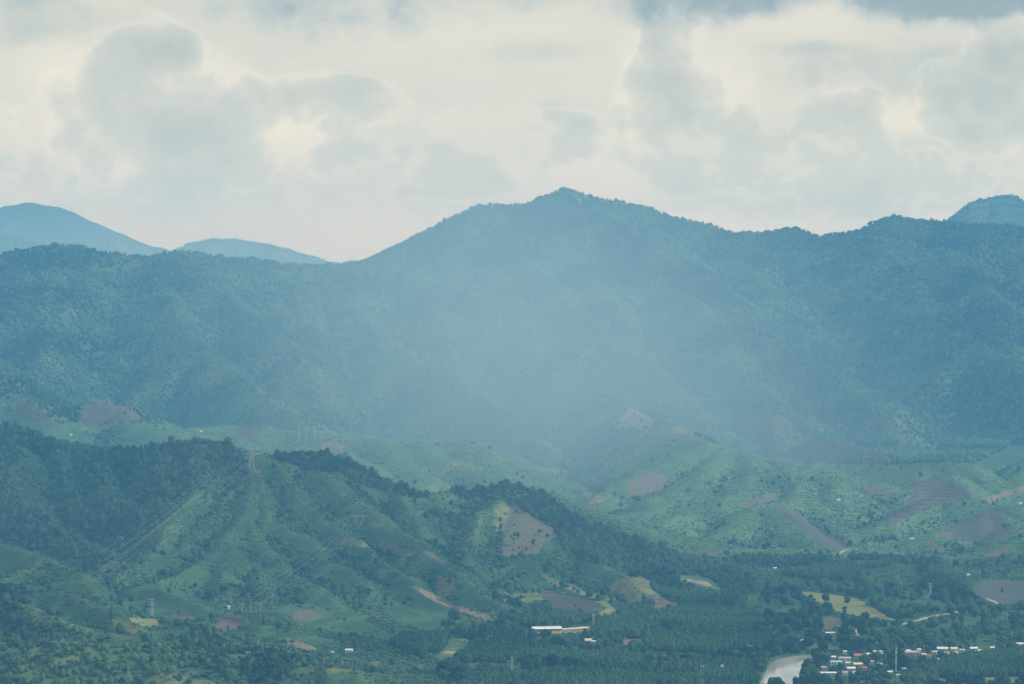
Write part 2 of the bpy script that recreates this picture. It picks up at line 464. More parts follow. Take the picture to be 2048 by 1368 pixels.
# fine relief
Z = H + 1.6 * fbm(X / 28, Y / 28, 3, 41) * np.clip((H - FLOOR) / 12, 0.15, 1) * np.clip(Y / 4000, .6, 2)
Z += 5.5 * fbm(X / 48, Y / 60, 3, 47) * np.clip((Y - 4900) / 400, 0, 1) * np.clip((H - 45) / 60, 0, 1)
Z += 7.0 * fbm(X / 120, Y / 120, 3, 43) * np.clip((Y - 5200) / 500, 0, 1) * np.clip((H - 60) / 120, 0, 1)

# ------------------------------------------------------------------ reading the map
TAN = (Z - CAMZ) / Y
RUN = np.maximum.accumulate(TAN, axis=0)                 # skyline so far, per column
PXg, PYg = to_px(X, Y, Z)


def box(a, ry, rx):
    p = np.pad(a, ((ry + 1, ry), (0, 0)), mode='edge').cumsum(0)
    a = (p[2 * ry + 1:] - p[:-2 * ry - 1]) / (2 * ry + 1)
    p = np.pad(a, ((0, 0), (rx + 1, rx)), mode='edge').cumsum(1)
    return (p[:, 2 * rx + 1:] - p[:, :-2 * rx - 1]) / (2 * rx + 1)


CONV = Z - box(box(Z, 9, 22), 9, 22)                     # above 0 on ridges, below in gullies


def ground_at(px, py):
    """first point of the terrain met by the line of sight through a photo pixel"""
    xc, yc = (px - 1024) / FPX, (684 - py) / FPX
    den = CP + SP * yc
    u, t = xc / den, (CP * yc - SP) / den
    c = np.interp(u, us, np.arange(NU))
    c0 = int(min(c, NU - 2))
    col = TAN[:, c0] * (1 - (c - c0)) + TAN[:, c0 + 1] * (c - c0)
    hit = np.nonzero(col >= t)[0]
    j = int(hit[0]) if len(hit) else NY - 1
    if j > 0:
        a = (t - col[j - 1]) / max(col[j] - col[j - 1], 1e-9)
        yy = ys[j - 1] + (ys[j] - ys[j - 1]) * min(max(a, 0), 1)
    else:
        yy = ys[0]
    return u * yy, yy, float(height(np.array([u * yy]), np.array([yy]))[0])


def lookup(A, x, y):
    c = np.clip((x / y - us[0]) / (us[1] - us[0]), 0, NU - 1.001)
    r = np.clip(np.interp(y, ys, np.arange(NY)), 0, NY - 1.001)
    ci, ri = c.astype(int), r.astype(int)
    fc, fr = c - ci, r - ri
    return (A[ri, ci] * (1 - fc) + A[ri, ci + 1] * fc) * (1 - fr) + (A[ri + 1, ci] * (1 - fc) + A[ri + 1, ci + 1] * fc) * fr


def height(x, y):
    return lookup(Z, x, y)


def inside(poly, px, py):
    poly = np.asarray(poly, float)
    res = np.zeros(px.shape, bool)
    x0, y0 = poly.min(0)
    x1, y1 = poly.max(0)
    m = (px >= x0) & (px <= x1) & (py >= y0) & (py <= y1)
    if not m.any():
        return res
    x, y = px[m], py[m]
    r = np.zeros(x.shape, bool)
    for (ax, ay), (bx, by) in zip(poly, np.roll(poly, -1, 0)):
        if ay == by:
            continue
        r ^= ((ay > y) != (by > y)) & (x < (bx - ax) * (y - ay) / (by - ay) + ax)
    res[m] = r
    return res


def band(pts, w):
    """a strip of the given half width (photo pixels) along a line"""
    p = np.array(pts, float)
    d = np.gradient(p, axis=0)
    n = np.stack([-d[:, 1], d[:, 0]], 1) / np.maximum(np.hypot(d[:, 0], d[:, 1]), 1e-6)[:, None]
    return np.concatenate([p + n * w, (p - n * w)[::-1]])


# ------------------------------------------------------------------ river bed
RIVER = [(1519, 1372), (1527, 1356), (1534, 1343), (1543, 1329), (1560, 1319), (1590, 1312), (1628, 1309), (1627, 1318), (1615, 1327), (1607, 1339), (1600, 1352), (1592, 1372)]
in_river = inside(RIVER, PXg, PYg) & (Y < 2800)
bed = box(in_river.astype(float), 2, 2)
flat_zone = np.clip(box(box(((PXg > 1480) & (PXg < 1700) & (PYg > 1270) & (Y < 2900)).astype(float), 12, 30), 12, 30), 0, 1)
Z = Z * (1 - flat_zone) + 1.0 * flat_zone
Z = np.where(bed > 0.02, np.minimum(Z, 1.0 - 4.5 * np.clip(bed * 1.6, 0, 1)), Z)
TAN = (Z - CAMZ) / Y
RUN = np.maximum.accumulate(TAN, axis=0)
PXg, PYg = to_px(X, Y, Z)

# ------------------------------------------------------------------ fields and clearings, as outlined on the ground
EARTH, PURPLE, PALE, TAN_, RED, SLATE, STRAW, GREENROW, DIRT, BURNT, MAUVE = range(11)
FIELDS = [
    ("cleared_field", MAUVE, [(28, 802), (45, 796), (58, 806), (75, 816), (90, 828), (106, 842), (98, 849), (60, 842), (38, 832)]),
    ("cleared_field", MAUVE, [(161, 832), (170, 812), (174, 800), (200, 800), (235, 806), (255, 820), (287, 834), (282, 841), (240, 846), (200, 852), (163, 854)]),
    ("cleared_field", SLATE, [(468, 858), (480, 852), (512, 852), (526, 861), (518, 874), (498, 882), (475, 872)]),
    ("cleared_field", TAN_, [(642, 886), (668, 883), (690, 892), (688, 904), (660, 908), (644, 900)]),
    ("cleared_field", TAN_, [(1237, 856), (1248, 832), (1262, 812), (1274, 808), (1295, 826), (1312, 842), (1308, 858), (1290, 875), (1276, 892), (1267, 886), (1284, 866), (1262, 858), (1240, 862)]),
    ("cleared_field", EARTH, [(1328, 836), (1345, 838), (1372, 856), (1402, 872), (1392, 878), (1350, 868), (1335, 850)]),
    ("burnt_slope", BURNT, [(1468, 832), (1480, 820), (1510, 820), (1540, 826), (1575, 838), (1602, 852), (1618, 870), (1650, 882), (1690, 884), (1725, 886), (1755, 902), (1795, 926), (1750, 930), (1700, 928), (1640, 926), (1580, 918), (1530, 905), (1490, 896), (1470, 870)]),
    ("ploughed_field", EARTH, [(1254, 966), (1280, 950), (1300, 941), (1322, 948), (1341, 956), (1330, 972), (1295, 990), (1256, 993)]),
    ("cleared_field", EARTH, [(1088, 930), (1120, 936), (1162, 950), (1150, 957), (1110, 948)]),
    ("cleared_field", TAN_, [(1170, 984), (1196, 987), (1216, 1001), (1200, 1010), (1180, 1008)]),
    ("ploughed_field", PURPLE, [(1824, 962), (1850, 960), (1885, 953), (1910, 968), (1946, 990), (1940, 997), (1880, 990), (1824, 993)]),
    ("ploughed_field", PURPLE, [(1815, 997), (1850, 992), (1890, 990), (1932, 997), (1900, 1004), (1858, 1016), (1800, 1042), (1766, 1051), (1782, 1034), (1804, 1018)]),
    ("ploughed_field", RED, [(1728, 974), (1752, 976), (1776, 984), (1802, 994), (1796, 999), (1752, 986), (1732, 981)]),
    ("cleared_field", TAN_, [(1962, 1001), (2000, 986), (2060, 966), (2060, 978), (1990, 1003)]),
    ("ploughed_field", SLATE, [(1872, 1068), (1896, 1054), (1930, 1040), (1972, 1024), (1998, 1028), (2012, 1042), (2036, 1062), (2000, 1079), (1960, 1086), (1912, 1080)]),
    ("cleared_field", PALE, [(1870, 1068), (1884, 1062), (1898, 1064), (1912, 1074), (1900, 1078), (1878, 1074)]),
    ("ploughed_field", SLATE, [(1548, 1013), (1572, 1018), (1606, 1036), (1640, 1058), (1676, 1080), (1694, 1094), (1690, 1107), (1650, 1092), (1606, 1060), (1572, 1036)]),
    ("cleared_field", EARTH, [(1468, 1014), (1500, 1000), (1532, 990), (1570, 986), (1545, 1004), (1500, 1016), (1478, 1019)]),
    ("cleared_field", SLATE, [(1386, 1099), (1412, 1094), (1446, 1096), (1452, 1108), (1410, 1114)]),
    ("cleared_field", PALE, [(1026, 1006), (1046, 1018), (1068, 1032), (1088, 1046), (1106, 1056), (1116, 1074), (1100, 1080), (1086, 1086), (1078, 1109), (1050, 1110), (1022, 1114), (1003, 1111), (1010, 1072), (1015, 1040)]),
    ("cleared_strip", TAN_, [(814, 1171), (832, 1174), (858, 1184), (882, 1196), (912, 1210), (960, 1224), (994, 1234), (996, 1243), (972, 1241), (944, 1232), (916, 1221), (890, 1211), (868, 1202), (840, 1186)]),
    ("ploughed_field", PURPLE, [(1082, 1181), (1104, 1183), (1120, 1188), (1156, 1194), (1190, 1203), (1213, 1215), (1200, 1222), (1176, 1226), (1140, 1221), (1108, 1217), (1094, 1205)]),
    ("stubble_field", STRAW, [(1192, 1203), (1216, 1203), (1222, 1212), (1232, 1221), (1218, 1230), (1198, 1233), (1196, 1226), (1216, 1216)]),
    ("ploughed_field", PURPLE, [(1292, 1195), (1318, 1192), (1340, 1199), (1362, 1211), (1346, 1217), (1310, 1219)]),
    ("cleared_field", PALE, [(1270, 1146), (1288, 1154), (1306, 1164), (1296, 1171), (1282, 1162)]),
    ("crop_terrace", GREENROW, [(1360, 1149), (1402, 1152), (1428, 1162), (1443, 1174), (1440, 1184), (1402, 1172), (1362, 1162)]),
    ("cleared_field", TAN_, [(569, 1276), (600, 1282), (624, 1290), (648, 1301), (640, 1304), (600, 1298), (576, 1289)]),
    ("ploughed_field", PURPLE, [(428, 1254), (444, 1238), (462, 1225), (478, 1232), (502, 1246), (478, 1254), (450, 1265)]),
    ("ploughed_field", PURPLE, [(322, 1239), (342, 1230), (362, 1222), (380, 1230), (392, 1241)]),
    ("rice_field", STRAW, [(226, 1238), (250, 1246), (281, 1261), (272, 1269), (246, 1260), (230, 1250)]),
    ("rice_field", STRAW, [(250, 1236), (290, 1236), (330, 1240), (318, 1250), (292, 1254), (268, 1246)]),
    ("rice_field", STRAW, [(1592, 1181), (1620, 1183), (1642, 1186), (1690, 1193), (1722, 1201), (1748, 1216), (1764, 1226), (1792, 1241), (1768, 1240), (1736, 1235), (1690, 1228), (1664, 1220), (1640, 1207)]),
    ("ploughed_field", EARTH, [(1644, 1234), (1664, 1234), (1684, 1237), (1687, 1251), (1668, 1259), (1648, 1261)]),
    ("river_bank", EARTH, [(1618, 1291), (1640, 1288), (1662, 1291), (1690, 1297), (1672, 1302), (1640, 1301), (1616, 1302)]),
    ("ploughed_field", SLATE, [(1946, 1176), (1968, 1164), (1992, 1160), (2060, 1162), (2060, 1200), (2020, 1208), (1990, 1206), (1956, 1194)]),
    ("cleared_field", EARTH, [(1962, 1112), (1990, 1100), (2016, 1091), (2018, 1105), (1990, 1112), (1972, 1116)]),
    ("cleared_field", EARTH, [(1840, 1078), (1862, 1082), (1885, 1094), (1904, 1106), (1890, 1108), (1864, 1096)]),
    ("stubble_field", STRAW, [(1062, 1266), (1120, 1259), (1180, 1250), (1184, 1262), (1156, 1267), (1110, 1269)]),
    ("cleared_field", TAN_, [(1243, 1280), (1268, 1277), (1294, 1276), (1286, 1286), (1262, 1288), (1248, 1291)]),
    ("cleared_field", TAN_, [(738, 1324), (760, 1323), (764, 1330), (742, 1332)]),
    ("cleared_field", EARTH, [(834, 1330), (852, 1331), (850, 1340), (836, 1338)]),
    ("cleared_field", EARTH, [(918, 1327), (950, 1325), (964, 1328), (940, 1336), (922, 1334)]),
    ("fallow_field", SLATE, [(830, 1086), (860, 1104), (900, 1134), (932, 1151), (908, 1144), (870, 1122), (838, 1101)]),
    ("fallow_field", SLATE, [(770, 1088), (800, 1092), (832, 1110), (806, 1117), (780, 1104)]),
    ("fallow_field", EARTH, [(878, 1150), (908, 1160), (912, 1174), (900, 1192), (880, 1196), (868, 1176)]),
    ("fallow_field", PALE, [(583, 1231), (598, 1218), (622, 1219), (650, 1236), (620, 1241), (590, 1241)]),
    ("tilled_rows", GREENROW, [(894, 1280), (916, 1277), (942, 1282), (930, 1296), (912, 1314), (880, 1322), (870, 1312), (890, 1300)]),
    ("dirt_track", DIRT, band([(1679, 1110), (1688, 1103), (1698, 1097)], 1.8)),
    ("dirt_track", DIRT, band([(1702, 1090), (1710, 1096), (1716, 1100)], 1.8)),
    ("dirt_track", DIRT, band([(1806, 1249), (1822, 1244), (1846, 1236), (1872, 1231), (1902, 1228)], 1.7)),
    ("dirt_track", DIRT, band([(1712, 1258), (1714, 1264), (1713, 1272)], 3.0)),
    ("dirt_track", DIRT, band([(1973, 1196), (1984, 1200), (1996, 1207)], 1.8)),
    ("dirt_track", DIRT, band([(1545, 1270), (1552, 1275), (1576, 1279), (1612, 1281)], 2.2)),
    ("dirt_track", DIRT, band([(920, 1279), (930, 1279), (944, 1286)], 1.8)),
    ("cleared_field", EARTH, band([(486, 945), (506, 946), (522, 944)], 2.2)),
    ("dirt_track", DIRT, band([(1048, 1330), (1056, 1333), (1072, 1331)], 2.0)),
]
cx = (X[:-1, :-1] + X[1:, 1:]) / 2
cy = (Y[:-1, :-1] + Y[1:, 1:]) / 2
cz = (Z[:-1, :-1] + Z[1:, 1:] + Z[1:, :-1] + Z[:-1, 1:]) / 4
cpx, cpy = to_px(cx, cy, cz)
seen = (RUN[:-1, :-1] - (cz - CAMZ) / cy) * cy < 5.0
jx = cpx + 3.6 * fbm(cx / 26, cy / 44, 4, 71, .65)
jy = cpy + 2.6 * fbm(cx / 26, cy / 44, 4, 72, .65)
FID = np.zeros(cx.shape, int)                            # 0 = open ground
for i, (nm, kind, poly) in enumerate(FIELDS):
    FID[inside(poly, jx, jy) & seen] = i + 1
REGION = np.where(cy > 8500, 3, np.where(cy > 4750, 2, np.where((cy > 3900) | ((cpx > 1230) & (cy > 3500)), 1, 0)))
hump = (H - FLOOR)[:-1, :-1]
REGION = np.where((REGION == 0) & (hump > 6), 4, REGION)

# colour of the ground cover, per vertex: dry grass and rank green growth
dry = np.clip(0.5 + 1.1 * fbm(X / 210, Y / 260, 4, 91), 0, 1) * 0.5 + np.clip(CONV / 7, 0, 1) * 0.35 * np.clip(0.6 + fbm(X / 90, Y / 90, 2, 93), 0, 1)
YELLOW = [[(1230, 1163), (1262, 1144), (1290, 1160), (1308, 1172), (1322, 1190), (1250, 1190), (1210, 1185)], [(1000, 1190), (1060, 1180), (1085, 1184), (1092, 1200), (1010, 1206)],
          [(992, 1010), (1020, 1003), (1014, 1050), (1004, 1090), (990, 1060)], [(742, 1042), (764, 1050), (756, 1056), (738, 1052)], [(690, 1085), (705, 1078), (718, 1090), (700, 1098)],
          [(752, 1142), (764, 1138), (768, 1152), (756, 1155)], [(900, 910), (960, 925), (960, 945), (910, 930)], [(850, 975), (905, 972), (905, 984), (860, 984)], [(880, 945), (930, 905), (950, 930), (900, 960)],
          [(660, 1080), (760, 1086), (772, 1096), (690, 1094)], [(1085, 1150), (1130, 1165), (1200, 1195), (1190, 1198), (1110, 1172)],
          [(660, 1337), (690, 1334), (700, 1340), (660, 1342)], [(1205, 1190), (1300, 1192), (1290, 1202), (1210, 1200)], [(300, 1355), (390, 1350), (440, 1370), (300, 1370)], [(1690, 1360), (2048, 1352), (2048, 1368), (1700, 1368)],
          [(560, 903), (600, 902), (605, 910), (565, 908)]]
yel = np.zeros_like(dry)
for poly in YELLOW:
    yel = np.maximum(yel, inside(poly, PXg + 4 * fbm(X / 30, Y / 50, 3, 61), PYg + 3 * fbm(X / 30, Y / 50, 3, 62)).astype(float))
yel = box(yel, 1, 2)
SMOOTH = [[(1445, 1190), (1500, 1190), (1545, 1215), (1560, 1232), (1530, 1240), (1480, 1218)], [(1540, 1205), (1590, 1200), (1612, 1215), (1600, 1238), (1548, 1238)], [(1780, 1196), (1840, 1180), (1900, 1196), (1880, 1212), (1800, 1212)], [(1375, 925), (1395, 893), (1416, 884), (1418, 908), (1390, 926)], [(1280, 945), (1340, 925), (1365, 945), (1345, 957), (1300, 940)], [(1225, 1018), (1290, 1005), (1345, 1005), (1330, 1018), (1240, 1036)],
          [(820, 1170), (900, 1215), (960, 1250), (930, 1268), (850, 1262), (790, 1240), (770, 1200), (790, 1175)], [(280, 1172), (350, 1175), (420, 1205), (440, 1235), (330, 1238), (270, 1225), (235, 1210)],
          [(540, 1215), (660, 1200), (720, 1225), (760, 1262), (700, 1272), (600, 1250)], [(512, 1245), (600, 1262), (690, 1285), (680, 1300), (560, 1275), (512, 1270)], [(350, 1150), (400, 1138), (440, 1160), (420, 1185), (360, 1165)],
          [(1880, 1235), (1980, 1232), (2010, 1250), (1900, 1250)], [(1780, 1240), (1880, 1230), (1960, 1250), (1850, 1262)], [(600, 1120), (700, 1150), (710, 1180), (640, 1160)]]
smooth_g = np.zeros(PXg.shape, bool)
for poly in SMOOTH:
    smooth_g |= inside(poly, PXg, PYg)
smooth_f = box(smooth_g.astype(float), 1, 2)


# ------------------------------------------------------------------ materials
def new_mat(name):
    m = bpy.data.materials.new(name)
    m.use_nodes = True
    return m, NT(m.node_tree)


def finish(N, color, rough=0.9, diffuse=True, spec=0.2, normal=None):
    if diffuse:
        b = N.n('ShaderNodeBsdfDiffuse')
        N.put(b.inputs['Color'], color if not isinstance(color, tuple) else (*color, 1))
    else:
        b = N.n('ShaderNodeBsdfPrincipled')
        N.put(b.inputs['Base Color'], color if not isinstance(color, tuple) else (*color, 1))
        b.inputs['Roughness'].default_value = rough
        b.inputs['Specular IOR Level'].default_value = spec
    if normal is not None:
        N.link(normal, b.inputs['Normal'])
    o = N.n('ShaderNodeOutputMaterial')
    N.link(b.outputs[0], o.inputs[0])


def ground_mat():
    m, N = new_mat("grass_and_scrub")
    g = N.n('ShaderNodeNewGeometry')
    pos = g.outputs['Position']
    a1 = N.n('ShaderNodeAttribute', attribute_name="dry").outputs['Fac']
    a2 = N.n('ShaderNodeAttribute', attribute_name="yellow").outputs['Fac']
    a3 = N.n('ShaderNodeAttribute', attribute_name="crop").outputs['Fac']
    n1 = N.noise(pos, 0.028, 5.0, 0.6)
    n2 = N.noise(pos, 0.16, 4.0, 0.62)
    n3 = N.noise(pos, 0.55, 3.0, 0.6)
    lush = N.mix(N.smooth(n1, 0.35, 0.65), (0.036, 0.082, 0.037), (0.066, 0.128, 0.056))
    c = N.mix(N.smooth(N.math('ADD', a1, N.math('MULTIPLY', N.math('SUBTRACT', n2, 0.5), 0.8)), 0.25, 0.75, 0, 0.8), lush, (0.135, 0.180, 0.082))
    c = N.mix(N.smooth(n2, 0.56, 0.72, 0, 0.6), c, (0.030, 0.068, 0.026))
    c = N.mix(N.smooth(n3, 0.5, 0.75, 0, 0.4), c, (0.035, 0.078, 0.030))
    c = N.mix(N.math('MULTIPLY', N.n('ShaderNodeAttribute', attribute_name="young").outputs['Fac'], N.smooth(n1, 0.25, 0.6, 0.25, 0.75)), c, (0.112, 0.205, 0.096))
    # sown slopes: smoother, rows that follow the contour
    s = N.n('ShaderNodeSeparateXYZ')
    N.link(pos, s.inputs[0])
    row = N.math('SINE', N.math('ADD', N.math('MULTIPLY', s.outputs[2], 3.0), N.math('MULTIPLY', n2, 6.0)))
    crop = N.mix(N.smooth(row, -0.6, 0.8), (0.036, 0.088, 0.042), (0.066, 0.135, 0.060))
    c = N.mix(N.math('MULTIPLY', a3, 0.8), c, crop)
    c = N.mix(N.math('MULTIPLY', a2, N.math('MULTIPLY', N.smooth(n2, 0.3, 0.6, 0.1, 0.85), N.smooth(n1, 0.3, 0.6, 0.4, 1.0))), c, (0.26, 0.25, 0.085))
    finish(N, c)
    return m


def field_mat(kind):
    name, base, alt, rows, amp = {
        EARTH: ("bare_pink_earth", (0.185, 0.135, 0.105), (0.115, 0.100, 0.075), 1.5, 0.6),
        PURPLE: ("tilled_brown_earth", (0.170, 0.112, 0.100), (0.072, 0.068, 0.060), 1.45, 0.85),
        PALE: ("pale_dry_earth", (0.175, 0.145, 0.11), (0.135, 0.12, 0.09), 1.0, 0.2),
        TAN_: ("tan_earth", (0.30, 0.205, 0.135), (0.15, 0.135, 0.09), 1.4, 0.3),
        RED: ("red_earth", (0.27, 0.085, 0.065), (0.17, 0.085, 0.065), 2.6, 0.4),
        SLATE: ("grey_burnt_earth", (0.125, 0.105, 0.105), (0.085, 0.085, 0.080), 1.8, 0.35),
        BURNT: ("burnt_hillside", (0.085, 0.060, 0.056), (0.050, 0.044, 0.042), 1.2, 0.1),
        MAUVE: ("cleared_brown_earth", (0.165, 0.112, 0.100), (0.100, 0.082, 0.070), 1.0, 0.08),
        STRAW: ("ripe_straw", (0.30, 0.26, 0.09), (0.17, 0.20, 0.075), 1.6, 0.3),
        GREENROW: ("green_rows", (0.40, 0.33, 0.24), (0.075, 0.13, 0.055), 1.25, 1.0),
        DIRT: ("pale_dirt", (0.50, 0.42, 0.32), (0.40, 0.33, 0.25), 1.0, 0.2),
    }[kind]
    m, N = new_mat(name)
    g = N.n('ShaderNodeNewGeometry')
    pos = g.outputs['Position']
    s = N.n('ShaderNodeSeparateXYZ')
    N.link(pos, s.inputs[0])
    n1 = N.noise(pos, 0.035, 5.0, 0.62)
    n2 = N.noise(pos, 0.3, 4.0, 0.65)
    row = N.math('SINE', N.math('ADD', N.math('MULTIPLY', s.outputs[2], rows), N.math('MULTIPLY', n1, 9.0)))
    f = N.math('ADD', N.math('MULTIPLY', N.smooth(row, -0.7, 0.7), amp), N.math('MULTIPLY', N.smooth(n1, 0.3, 0.7), 1 - amp))
    c = N.mix(f, alt, base)
    c = N.mix(N.smooth(n2, 0.50, 0.70, 0, 0.6), c, (0.065, 0.115, 0.05))
    c = N.mix(N.smooth(N.noise(pos, 0.12, 5.0, 0.65), 0.42, 0.62, 0, 0.55), c, alt)
    weed = N.noise(pos, 0.09, 5.0, 0.65)
    c = N.mix(N.smooth(weed, 0.50, 0.62, 0, 0.7 if kind in (TAN_, EARTH, SLATE, PALE, MAUVE) else 0.3), c, (0.07, 0.125, 0.05))
    if kind == BURNT:
        st = N.noise(N.vmath('MULTIPLY', pos, (0.16, 0.035, 0.05)), 1.0, 5.0, 0.7, 1.2)
        c = N.mix(N.smooth(st, 0.58, 0.68, 0, 0.6), c, (0.26, 0.19, 0.15))
    finish(N, c)
    return m


def leaf_mat(name, lo, hi, odd, rnd=1.0):
    """foliage: each plant has its own green, and neighbours of one stand resemble each other"""
    m, N = new_mat(name)
    oi = N.n('ShaderNodeObjectInfo')
    g = N.n('ShaderNodeNewGeometry')
    stand = N.noise(g.outputs['Position'], 0.0055, 5.0, 0.62)
    leafy = N.noise(g.outputs['Position'], 0.9, 3.0, 0.7)
    f = N.math('ADD', N.math('MULTIPLY', oi.outputs['Random'], 0.62 * rnd), N.math('MULTIPLY', N.smooth(stand, 0.38, 0.62), 0.7))
    f = N.math('ADD', f, N.math('MULTIPLY', N.math('SUBTRACT', leafy, 0.5), 0.7))
    c = N.mix(N.smooth(f, 0.1, 1.05), lo, hi)
    r2 = N.math('FRACT', N.math('MULTIPLY', oi.outputs['Random'], 37.7))
    c = N.mix(N.smooth(r2, 0.90, 0.98, 0, 0.7), c, odd)
    finish(N, c)
    return m


M_GROUND = ground_mat()
M_FIELD = [field_mat(k) for k in range(11)]
M_FOREST = leaf_mat("forest_leaves", (0.011, 0.035, 0.022), (0.080, 0.150, 0.074), (0.11, 0.16, 0.085), 0.7)
M_WOOD = leaf_mat("hill_wood_leaves", (0.009, 0.030, 0.020), (0.040, 0.086, 0.044), (0.07, 0.105, 0.055))
M_BUSH = leaf_mat("scrub_leaves", (0.020, 0.057, 0.030), (0.072, 0.135, 0.060), (0.11, 0.15, 0.07))
M_YOUNG = leaf_mat("young_scrub_leaves", (0.050, 0.112, 0.060), (0.125, 0.215, 0.105), (0.14, 0.21, 0.10))
M_PLANT = leaf_mat("plantation_leaves", (0.014, 0.042, 0.025), (0.046, 0.100, 0.050), (0.065, 0.115, 0.055), 0.8)
M_TREE = leaf_mat("broadleaf_leaves", (0.010, 0.031, 0.020), (0.040, 0.086, 0.042), (0.065, 0.105, 0.055))
mt, N_ = new_mat("bark")
finish(N_, N_.mix(N_.noise(N_.n('ShaderNodeNewGeometry').outputs['Position'], 2.0), (0.10, 0.075, 0.055), (0.20, 0.17, 0.14)))
M_BARK = mt


# ------------------------------------------------------------------ the ground, split into its hills and fields
def mesh_np(name, co, quads, mat, attrs=None, smooth=True):
    me = bpy.data.meshes.new(name)
    me.vertices.add(len(co))
    me.vertices.foreach_set('co', co.astype(np.float32).ravel())
    me.loops.add(quads.size)
    me.loops.foreach_set('vertex_index', quads.astype(np.int32).ravel())
    me.polygons.add(len(quads))
    me.polygons.foreach_set('loop_start', (np.arange(len(quads)) * 4).astype(np.int32))
    for k, v in (attrs or {}).items():
        me.attributes.new(k, 'FLOAT', 'POINT').data.foreach_set('value', v.astype(np.float32))
    me.update(calc_edges=True)
    if smooth:
        me.polygons.foreach_set('use_smooth', np.ones(len(quads), bool))
    me.materials.append(mat)
    o = bpy.data.objects.new(name, me)
    COL.objects.link(o)
    return o


VCO = np.stack([X, Y, Z], -1).reshape(-1, 3)
young = np.clip((Y - 3450) / 300, 0, 1) * np.clip((5200 - Y) / 200, 0, 1) * np.where(PXg > 1150, 1, np.clip((Y - 3900) / 100, 0, 1))
VA = {"young": young.ravel(), "dry": dry.ravel(), "yellow": yel.ravel(), "crop": smooth_f.ravel()}
IDX = np.arange(NU * NY).reshape(NY, NU)
QUADS = np.stack([IDX[:-1, :-1], IDX[:-1, 1:], IDX[1:, 1:], IDX[1:, :-1]], -1)


def cut(name, mask, mat, kind='structure'):
    q = QUADS[mask]
    if not len(q):
        return None
    u, inv = np.unique(q, return_inverse=True)
    o = mesh_np(name, VCO[u], inv.reshape(-1, 4), mat, {k: v[u] for k, v in VA.items()})
    o['kind'] = kind
    return o


for rid, nm in enumerate(("ground", "foothills", "mountain", "far_hills", "hill")):
    cut(nm, (FID == 0) & (REGION == rid), M_GROUND)
for i, (nm, kind, poly) in enumerate(FIELDS):
    cut(nm, FID == i + 1, M_FIELD[kind])


def build_river():
    m, N = new_mat("river_water")
    pos = N.n('ShaderNodeNewGeometry').outputs['Position']
    b = N.n('ShaderNodeBump')
    b.inputs['Strength'].default_value = 0.05
    b.inputs['Distance'].default_value = 0.05
    N.link(N.noise(N.vmath('MULTIPLY', pos, (1.0, 0.35, 1.0)), 0.6, 4.0, 0.6), b.inputs['Height'])
    silt_sheen = N.noise(N.vmath('MULTIPLY', pos, (1.0, 0.25, 1.0)), 0.05, 4.0, 0.6)
    c = N.mix(N.smooth(silt_sheen, 0.35, 0.65), (0.34, 0.34, 0.30), (0.50, 0.49, 0.44))  # muddy tone brightened so the colour carries the sky's reflection
    finish(N, c, 0.12, False, 0.9, b.outputs[0])
    pts = [(1500, 1385), (1518, 1354), (1528, 1340), (1540, 1325), (1560, 1313), (1592, 1307), (1640, 1304), (1640, 1322), (1622, 1334), (1612, 1352), (1600, 1385)]
    co = []
    for p in pts:                                   # the water sheet lies level, its banks cut its outline
        xc, yc = (p[0] - 1024) / FPX, (684 - p[1]) / FPX
        den, t = CP + SP * yc, (CP * yc - SP) / (CP + SP * yc)
        yy = (-1.2 - CAMZ) / t
        co.append((xc / den * yy, yy, -1.2))
    me = bpy.data.meshes.new("river")
    me.from_pydata(co, [], [tuple(range(len(co)))])
    me.materials.append(m)
    o = bpy.data.objects.new("river", me)
    o['kind'] = 'structure'
    COL.objects.link(o)


build_river()

# ------------------------------------------------------------------ plants: prototypes for the masses
import bmesh
LIB = {}


def blob_mesh(name, seed, w, h, base, sub=2, lump=0.22, flat=0.0, cone=0.0):
    """an irregular crown, w wide and h tall, bulging in clumps, on a short stem; origin at the ground"""
    r = random.Random(seed)
    bm = bmesh.new()
    bmesh.ops.create_icosphere(bm, subdivisions=sub, radius=1.0)
    bumps = [(r.gauss(0, 1), r.gauss(0, 1), r.gauss(0.2, 1)) for _ in range(13)]
    bumps = [tuple(c / math.sqrt(sum(k * k for k in b)) for c in b) for b in bumps]
    for v in bm.verts:
        d = v.co.normalized()
        k = max(d.x * b[0] + d.y * b[1] + d.z * b[2] for b in bumps)
        s = 1 - lump + lump * 1.9 * max(0, (k - 0.55) / 0.45) + r.uniform(-0.05, 0.05)
        z = d.z * s
        wr = s * (1 - cone * (0.5 + 0.5 * d.z))
        if z < 0:
            z *= 0.7
        v.co = (d.x * wr * w / 2, d.y * wr * w / 2, base + (z + 0.6) / 1.6 * (h - base))
    me = bpy.data.meshes.new(name)
    bm.to_mesh(me)
    bm.free()
    return me


def proto(colname, meshes, mat):
    c = bpy.data.collections.new(colname)                # kept out of the scene; only instanced
    for i, me in enumerate(meshes):
        me.materials.append(mat)
        c.objects.link(bpy.data.objects.new("%s_%02d" % (colname, i), me))
    return c


